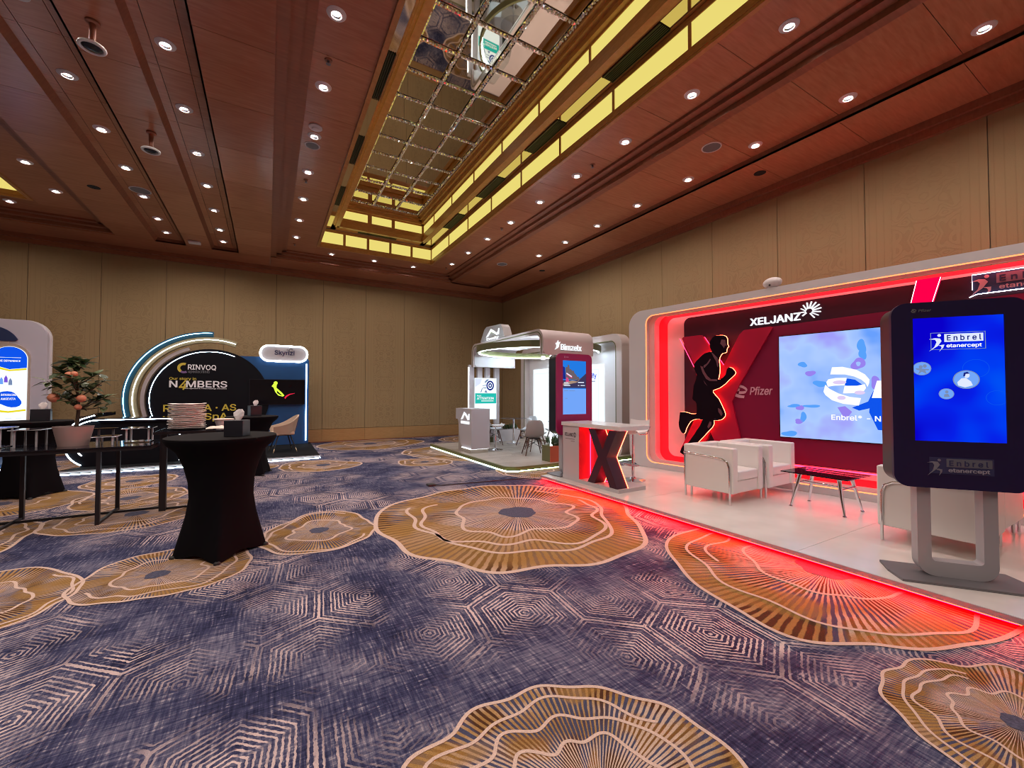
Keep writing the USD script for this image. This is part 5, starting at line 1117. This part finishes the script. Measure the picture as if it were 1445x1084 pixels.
q5([(-5.352, 1.20), (-5.08, 1.15), (-4.81, 1.19), (-4.81, 1.15), (-5.08, 1.11), (-5.352, 1.15)], 's_yell', 'yellow_wave')
for z in (.98, .90, .82, .74): part(ps, 'small_print', [FL.box(x, x + .09, z, z + .012, .055, .057) for x in (-5.30, -5.12, -4.96)], 's_pale')

# ================================================================== black covered cocktail tables
def cocktail(label, x, y, h, rz, top=.46):
    t = thing('cocktail_table', label, 'cocktail table', (x, y, 0), rz); n = 64; V, F = [], []
    zs = [h - .012, h - .03, h - .07, h * .88, h * .76, h * .62, h * .48, h * .34, h * .22, h * .12, h * .05, .0]
    for i, z in enumerate(zs):
        f = 1 - z / h; circ = np.interp(f, [0, .03, .06, .12, .24, .40, .55, .70, .85, 1], [top, top + .004, top - .015, top - .09, top - .15, top - .195, top - .215, top - .215, top - .20, top - .19])
        sq = max(0, (f - .35) / .65) ** 1.6
        for j in range(n):
            a = 2 * math.pi * j / n; star = .385 / (abs(math.cos(a)) + abs(math.sin(a))) ** 1.25
            r = circ * (1 - sq) + star * sq
            zz = z + (.045 * (abs(math.sin(2 * a)) ** 1.5) * max(0, (f - .8) / .2) if f > .8 else 0)
            V.append((r * math.cos(a), r * math.sin(a), zz))
    for i in range(len(zs) - 1):
        for j in range(n):
            j2 = (j + 1) % n; A, B, Cc, D = i * n + j, i * n + j2, (i + 1) * n + j2, (i + 1) * n + j; F += [[A, D, B], [B, D, Cc]]
    part(t, 'stretch_cover', trimesh.Trimesh(V, F, process=False), 'spandex', smooth=60)
    part(t, 'top', lathe([(.001, h), (top - .01, h), (top + .002, h - .006), (top, h - .014)], 64), P('cocktail_top_cloth', (.012, .010, .010), .9, specular_ior_level=.1) if not stage.GetPrimAtPath('/World/Looks/cocktail_top_cloth') else UsdShade.Material.Get(stage, '/World/Looks/cocktail_top_cloth'), 'flat black cloth top', smooth=40)
    for k in range(4): part(t, 'foot_cap', lathe([(.001, 0), (.03, 0), (.026, .02), (.01, .03)], 14, (.375 * math.cos(k * math.pi / 2), .375 * math.sin(k * math.pi / 2), 0)), 'rubber', smooth=40)
cocktail('black stretch-covered cocktail table in front, with a tissue box on it', -.38, 5.03, 1.14, 0.0)
cocktail('black stretch-covered cocktail table behind the front one, near the beige chair', -.26, 9.55, 1.12, .55, .44)
cocktail('black stretch-covered cocktail table at the left, before the white arched wall', -3.12, 9.22, 1.13, .35, .46)
def tissue_box(label, x, y, z, rz, s=.155, h=.15):
    t = thing('tissue_box', label, 'tissue box', (x, y, z), rz)
    part(t, 'box', rbx(-s / 2, s / 2, -s / 2, s / 2, 0, h, .006), 'boxblk', smooth=30)
    part(t, 'slot', lathe([(.001, h + .0006), (.045, h + .0006)], 20), 'black')
    rs = np.random.RandomState(2); V, F = [], []; n = 16
    for k, (r, zz) in enumerate(((.016, h - .02), (.022, h + .01), (.036, h + .04), (.040, h + .07), (.030, h + .095))):
        for j in range(n): q = 2 * math.pi * j / n; w_ = r * (1 + .22 * math.sin(3 * q + 1.3 * k)); V.append((w_ * math.cos(q) * 1.15 + .006 * k, w_ * math.sin(q) * (.55 - .1 * k), zz + .012 * (k > 2) * math.sin(2 * q + k)))
    for k in range(4):
        for j in range(n): j2 = (j + 1) % n; F += [[k * n + j, k * n + j2, (k + 1) * n + j2], [k * n + j, (k + 1) * n + j2, (k + 1) * n + j]]
    V.append((.03, 0, h + .10)); F += [[4 * n + j, 4 * n + (j + 1) % n, len(V) - 1] for j in range(n)]
    part(t, 'tissue', trimesh.Trimesh(V, F, process=False), 'tissue')
tissue_box('black cube tissue box on the front cocktail table', -.255, 4.86, 1.14, math.radians(-20), .165, .155)
tissue_box('black tissue box on the middle cocktail table, before the gold lettering', -.22, 9.50, 1.12, .3, .19, .20)
tissue_box('black tissue box on the left cocktail table, before the arched poster', -3.02, 9.25, 1.13, .2, .21, .18)

# ================================================================== buffet tables
HT = .915
t = thing('buffet_table', 'long black framed buffet table with a glossy black glass top, holding display stands', 'buffet table')
part(t, 'glass_top', rbx(-3.45, -1.24, 6.72, 7.56, HT - .015, HT, .004), 'blackgl'); part(t, 'top_rail', [bx(-3.45, -1.24, 6.74, 6.78, HT - .055, HT - .015), bx(-3.45, -1.24, 7.50, 7.54, HT - .055, HT - .015), bx(-1.28, -1.24, 6.78, 7.5, HT - .055, HT - .015)], 'blackmet')
for x, y in ((-1.72, 6.76), (-1.72, 7.52), (-2.60, 7.52), (-2.60, 6.76), (-3.40, 7.52), (-3.40, 6.76)): part(t, 'leg', bx(x - .02, x + .02, y - .02, y + .02, 0, HT - .055), 'blackmet')
part(t, 'floor_rail', [bx(-1.735, -1.705, 6.78, 7.5, .004, .03), bx(-2.615, -2.585, 6.78, 7.5, .004, .03), bx(-3.4, -1.25, 7.30, 7.325, .004, .03)], 'blackmet')
t = thing('high_table', 'taller black table with the stack of plates, at the right end of the buffet', 'buffet table')
HB = 1.075
part(t, 'top', rbx(-1.22, -.42, 6.70, 7.42, HB - .035, HB, .006), 'blackgl')
for x, y, s in ((-1.19, 7.16, .036), (-.83, 6.76, .022), (-.46, 7.16, .03), (-.80, 7.20, .016)): part(t, 'leg', bx(x - s, x + s, y - s, y + s, 0, HB - .035), 'blackmet')
part(t, 'floor_rail', [bx(-1.16, -.46, 7.19, 7.215, .004, .03), bx(-.84, -.815, 6.78, 7.18, .004, .03)], 'blackmet')
def riser(label, x, y, w, d, h, mt='glassy', leg='steel', tray=True):
    t = thing('display_riser', label, 'display stand', (x, y, HT))
    part(t, 'shelf', rbx(-w / 2, w / 2, -d / 2, d / 2, h - .014, h, .003), mt); part(t, 'shelf_rim', tube([(-w / 2, -d / 2, h - .007), (w / 2, -d / 2, h - .007), (w / 2, d / 2, h - .007), (-w / 2, d / 2, h - .007)], .006, 6, True), 'steel')
    for sx in (-1, 1):
        for sy in (-1, 1): part(t, 'leg', cyl((sx * (w / 2 - .04), sy * (d / 2 - .04), 0), (sx * (w / 2 - .04), sy * (d / 2 - .04), h - .014), .011, 10), leg)
    if tray: part(t, 'tray', rbx(-w / 2 + .02, w / 2 - .02, -d / 2 + .02, d / 2 - .02, 0, .012, .003), 'chrome', 'polished tray at the foot')
riser('tall chrome-legged riser at the left edge of the buffet table', -2.86, 7.30, .46, .34, .235, 'blackgl')
riser('chrome-legged riser left of the pink pot', -2.46, 7.28, .26, .34, .21, 'blackgl', 'grey', False)
riser('low dark riser just right of the pink pot', -1.73, 7.08, .22, .26, .11, 'blackgl', 'steel', False)
riser('bright chrome riser with a polished tray, right end of the buffet table', -1.46, 7.28, .30, .30, .19, 'blackgl')
t = thing('riser_bar', 'dark rear riser between the two right-hand chrome risers', 'display stand', (-1.83, 7.44, HT)); part(t, 'shelf', rbx(-.12, .12, -.06, .06, .17, .184, .003), 'blackgl'); [part(t, 'leg', cyl((sx * .07, 0, 0), (sx * .07, 0, .17), .014, 8), 'dgrey') for sx in (-1, 1)]
# potted orange tree on the buffet
t = thing('potted_tree', 'small artificial orange tree in a dusty pink pot on the buffet table', 'potted tree', (-2.05, 7.14, HT))
part(t, 'pot', lathe([(.001, 0), (.135, 0), (.182, .235), (.174, .235), (.168, .215)], 40), 'pot', smooth=40); part(t, 'soil', lathe([(.001, .205), (.17, .205)], 30), 'black')
TR = np.array([(.02, 0, .2), (.03, .01, .34), (.035, .01, .44), (.03, 0, .58), (.02, 0, .74), (.0, 0, .90), (-.01, 0, 1.05)])
part(t, 'trunk', tube(TR, [.020, .018, .017, .014, .011, .008, .004], 10), 'trunk', smooth=True)
rs = np.random.RandomState(12); tips = []
brs = [(2, -.16, .02, .62), (2, .15, .05, .58), (1, .22, -.02, .40), (2, .24, .05, .47), (3, -.27, 0, .78), (3, .22, .08, .80), (4, -.16, -.05, .93), (4, .20, -.08, .88), (5, .08, .06, 1.03), (5, -.09, .08, 1.04), (3, .02, .20, .80), (3, .0, -.20, .82), (2, .30, .0, .62), (4, -.25, .10, .85), (2, -.1, -.15, .6)]
for k, (i, dx, dy, z) in enumerate(brs):
    e = np.array([TR[i][0] + dx, TR[i][1] + dy, z]); mid = (TR[i] + e) / 2 + (0, 0, .02 - .03 * (dx > 0)); part(t, 'branch', tube([TR[i], mid, e], [.008, .006, .003], 6), 'trunk', smooth=True); tips.append((TR[i], e))
for k in range(285):
    a, e = tips[rs.randint(len(tips))] if k > 25 else (TR[5], TR[6]); f = rs.uniform(.35, 1.05); c = a + (e - a) * f
    if c[2] < .52 and rs.rand() < .7: continue
    ang = rs.rand() * 6.28; el = rs.uniform(-.5, .7); d = np.array([math.cos(ang) * math.cos(el), math.sin(ang) * math.cos(el), math.sin(el)]); l = rs.uniform(.10, .19); p = np.cross(d, (0, 0, 1)); p /= np.linalg.norm(p) + 1e-9; nn = np.cross(p, d); wd = l * .23
    V = [c, c + d * l * .35 + p * wd + nn * .01, c + d * l * .35 - p * wd + nn * .01, c + d * l * .7 + p * wd * .8, c + d * l * .7 - p * wd * .8, c + d * l - nn * .015, c + d * l * .5 + nn * .004]
    part(t, 'leaf', trimesh.Trimesh(V, [[0, 1, 6], [0, 6, 2], [1, 3, 6], [6, 4, 2], [3, 5, 6], [6, 5, 4]], process=False), 'leaf')
for x, y, z, r in ((-.15, -.10, .585, .055), (.10, -.14, .575, .045), (-.02, -.12, .86, .038), (.03, -.13, .87, .034), (.06, -.10, .47, .035)):
    fr_ = trimesh.creation.icosphere(2, r); fr_.apply_translation((x, y, z)); part(t, 'fruit', fr_, 'fruit', 'orange fruit', True)
# plates, bowl, napkin
def dish(c, seed):
    rs = np.random.RandomState(seed); n = 44; V, F = [], []; ph = rs.rand(3) * 6.28
    prof = [(.001, .0), (.14, .0), (.205, .016), (.208, .022), (.200, .024), (.14, .009), (.001, .008)]
    for r, z in prof:
        for j in range(n):
            a = 2 * math.pi * j / n; q = 1 + .012 * math.sin(5 * a + ph[0]) + .008 * math.sin(9 * a + ph[1]); V.append((r * q * math.cos(a), r * q * math.sin(a), z + (.004 * math.sin(2 * a + ph[2]) + .002 * math.sin(6 * a + ph[0])) * r / .2))
    for i in range(len(prof) - 1):
        for j in range(n): j2 = (j + 1) % n; A, B, Cc, D = i * n + j, i * n + j2, (i + 1) * n + j2, (i + 1) * n + j; F += [[A, B, Cc], [A, Cc, D]]
    return trimesh.Trimesh(V, F, process=False)
NP = 13
for k in range(NP):
    lab = 'cream dinner plate, topmost of the stack on the high table' if k == NP - 1 else 'cream dinner plate, lowest of the stack on the high table' if k == 0 else 'cream dinner plate inside the stack on the high table'
    o = rs.randn(2) * .004
    single('dinner_plate', [dish(0, 40 + k).apply_translation((-.93 + o[0], 7.04 + o[1], HB + .006 + .0262 * k))], 'plate', lab, 'plate', 'stacked dinner plates', smooth=50)
t = thing('serving_bowl', 'pale square-sided serving bowl with cream contents behind the crumpled napkin', 'bowl', (-.545, 7.26, HB))
part(t, 'bowl', lathe([(.001, 0), (.075, 0), (.12, .12), (.113, .12), (.07, .012)], 28), 'bowl', smooth=40); part(t, 'contents', lathe([(.001, .125), (.10, .118), (.135, .112), (.118, .10)], 28), 'napkin', 'cream coloured contents', smooth=True)
V = []; n = 18
g = np.array([(x, y) for x in np.linspace(-.13, .13, n) for y in np.linspace(-.10, .10, n)]); hgt = .012 + .05 * meshkit.fbm(np.c_[g * 14, np.zeros(len(g))], 3, 2) * np.clip(1.25 - (g[:, 0] / .13) ** 2 - (g[:, 1] / .10) ** 2, .1, 1)
F = [[i * n + j, (i + 1) * n + j, (i + 1) * n + j + 1] for i in range(n - 1) for j in range(n - 1)] + [[i * n + j, (i + 1) * n + j + 1, i * n + j + 1] for i in range(n - 1) for j in range(n - 1)]
nm = trimesh.Trimesh(np.c_[g[:, 0] - .575, g[:, 1] + 6.86, HB + hgt], F, process=False)
single('napkin', [nm], 'napkin', 'crumpled cream napkin on the high table beside the plates', 'napkin', smooth=True)
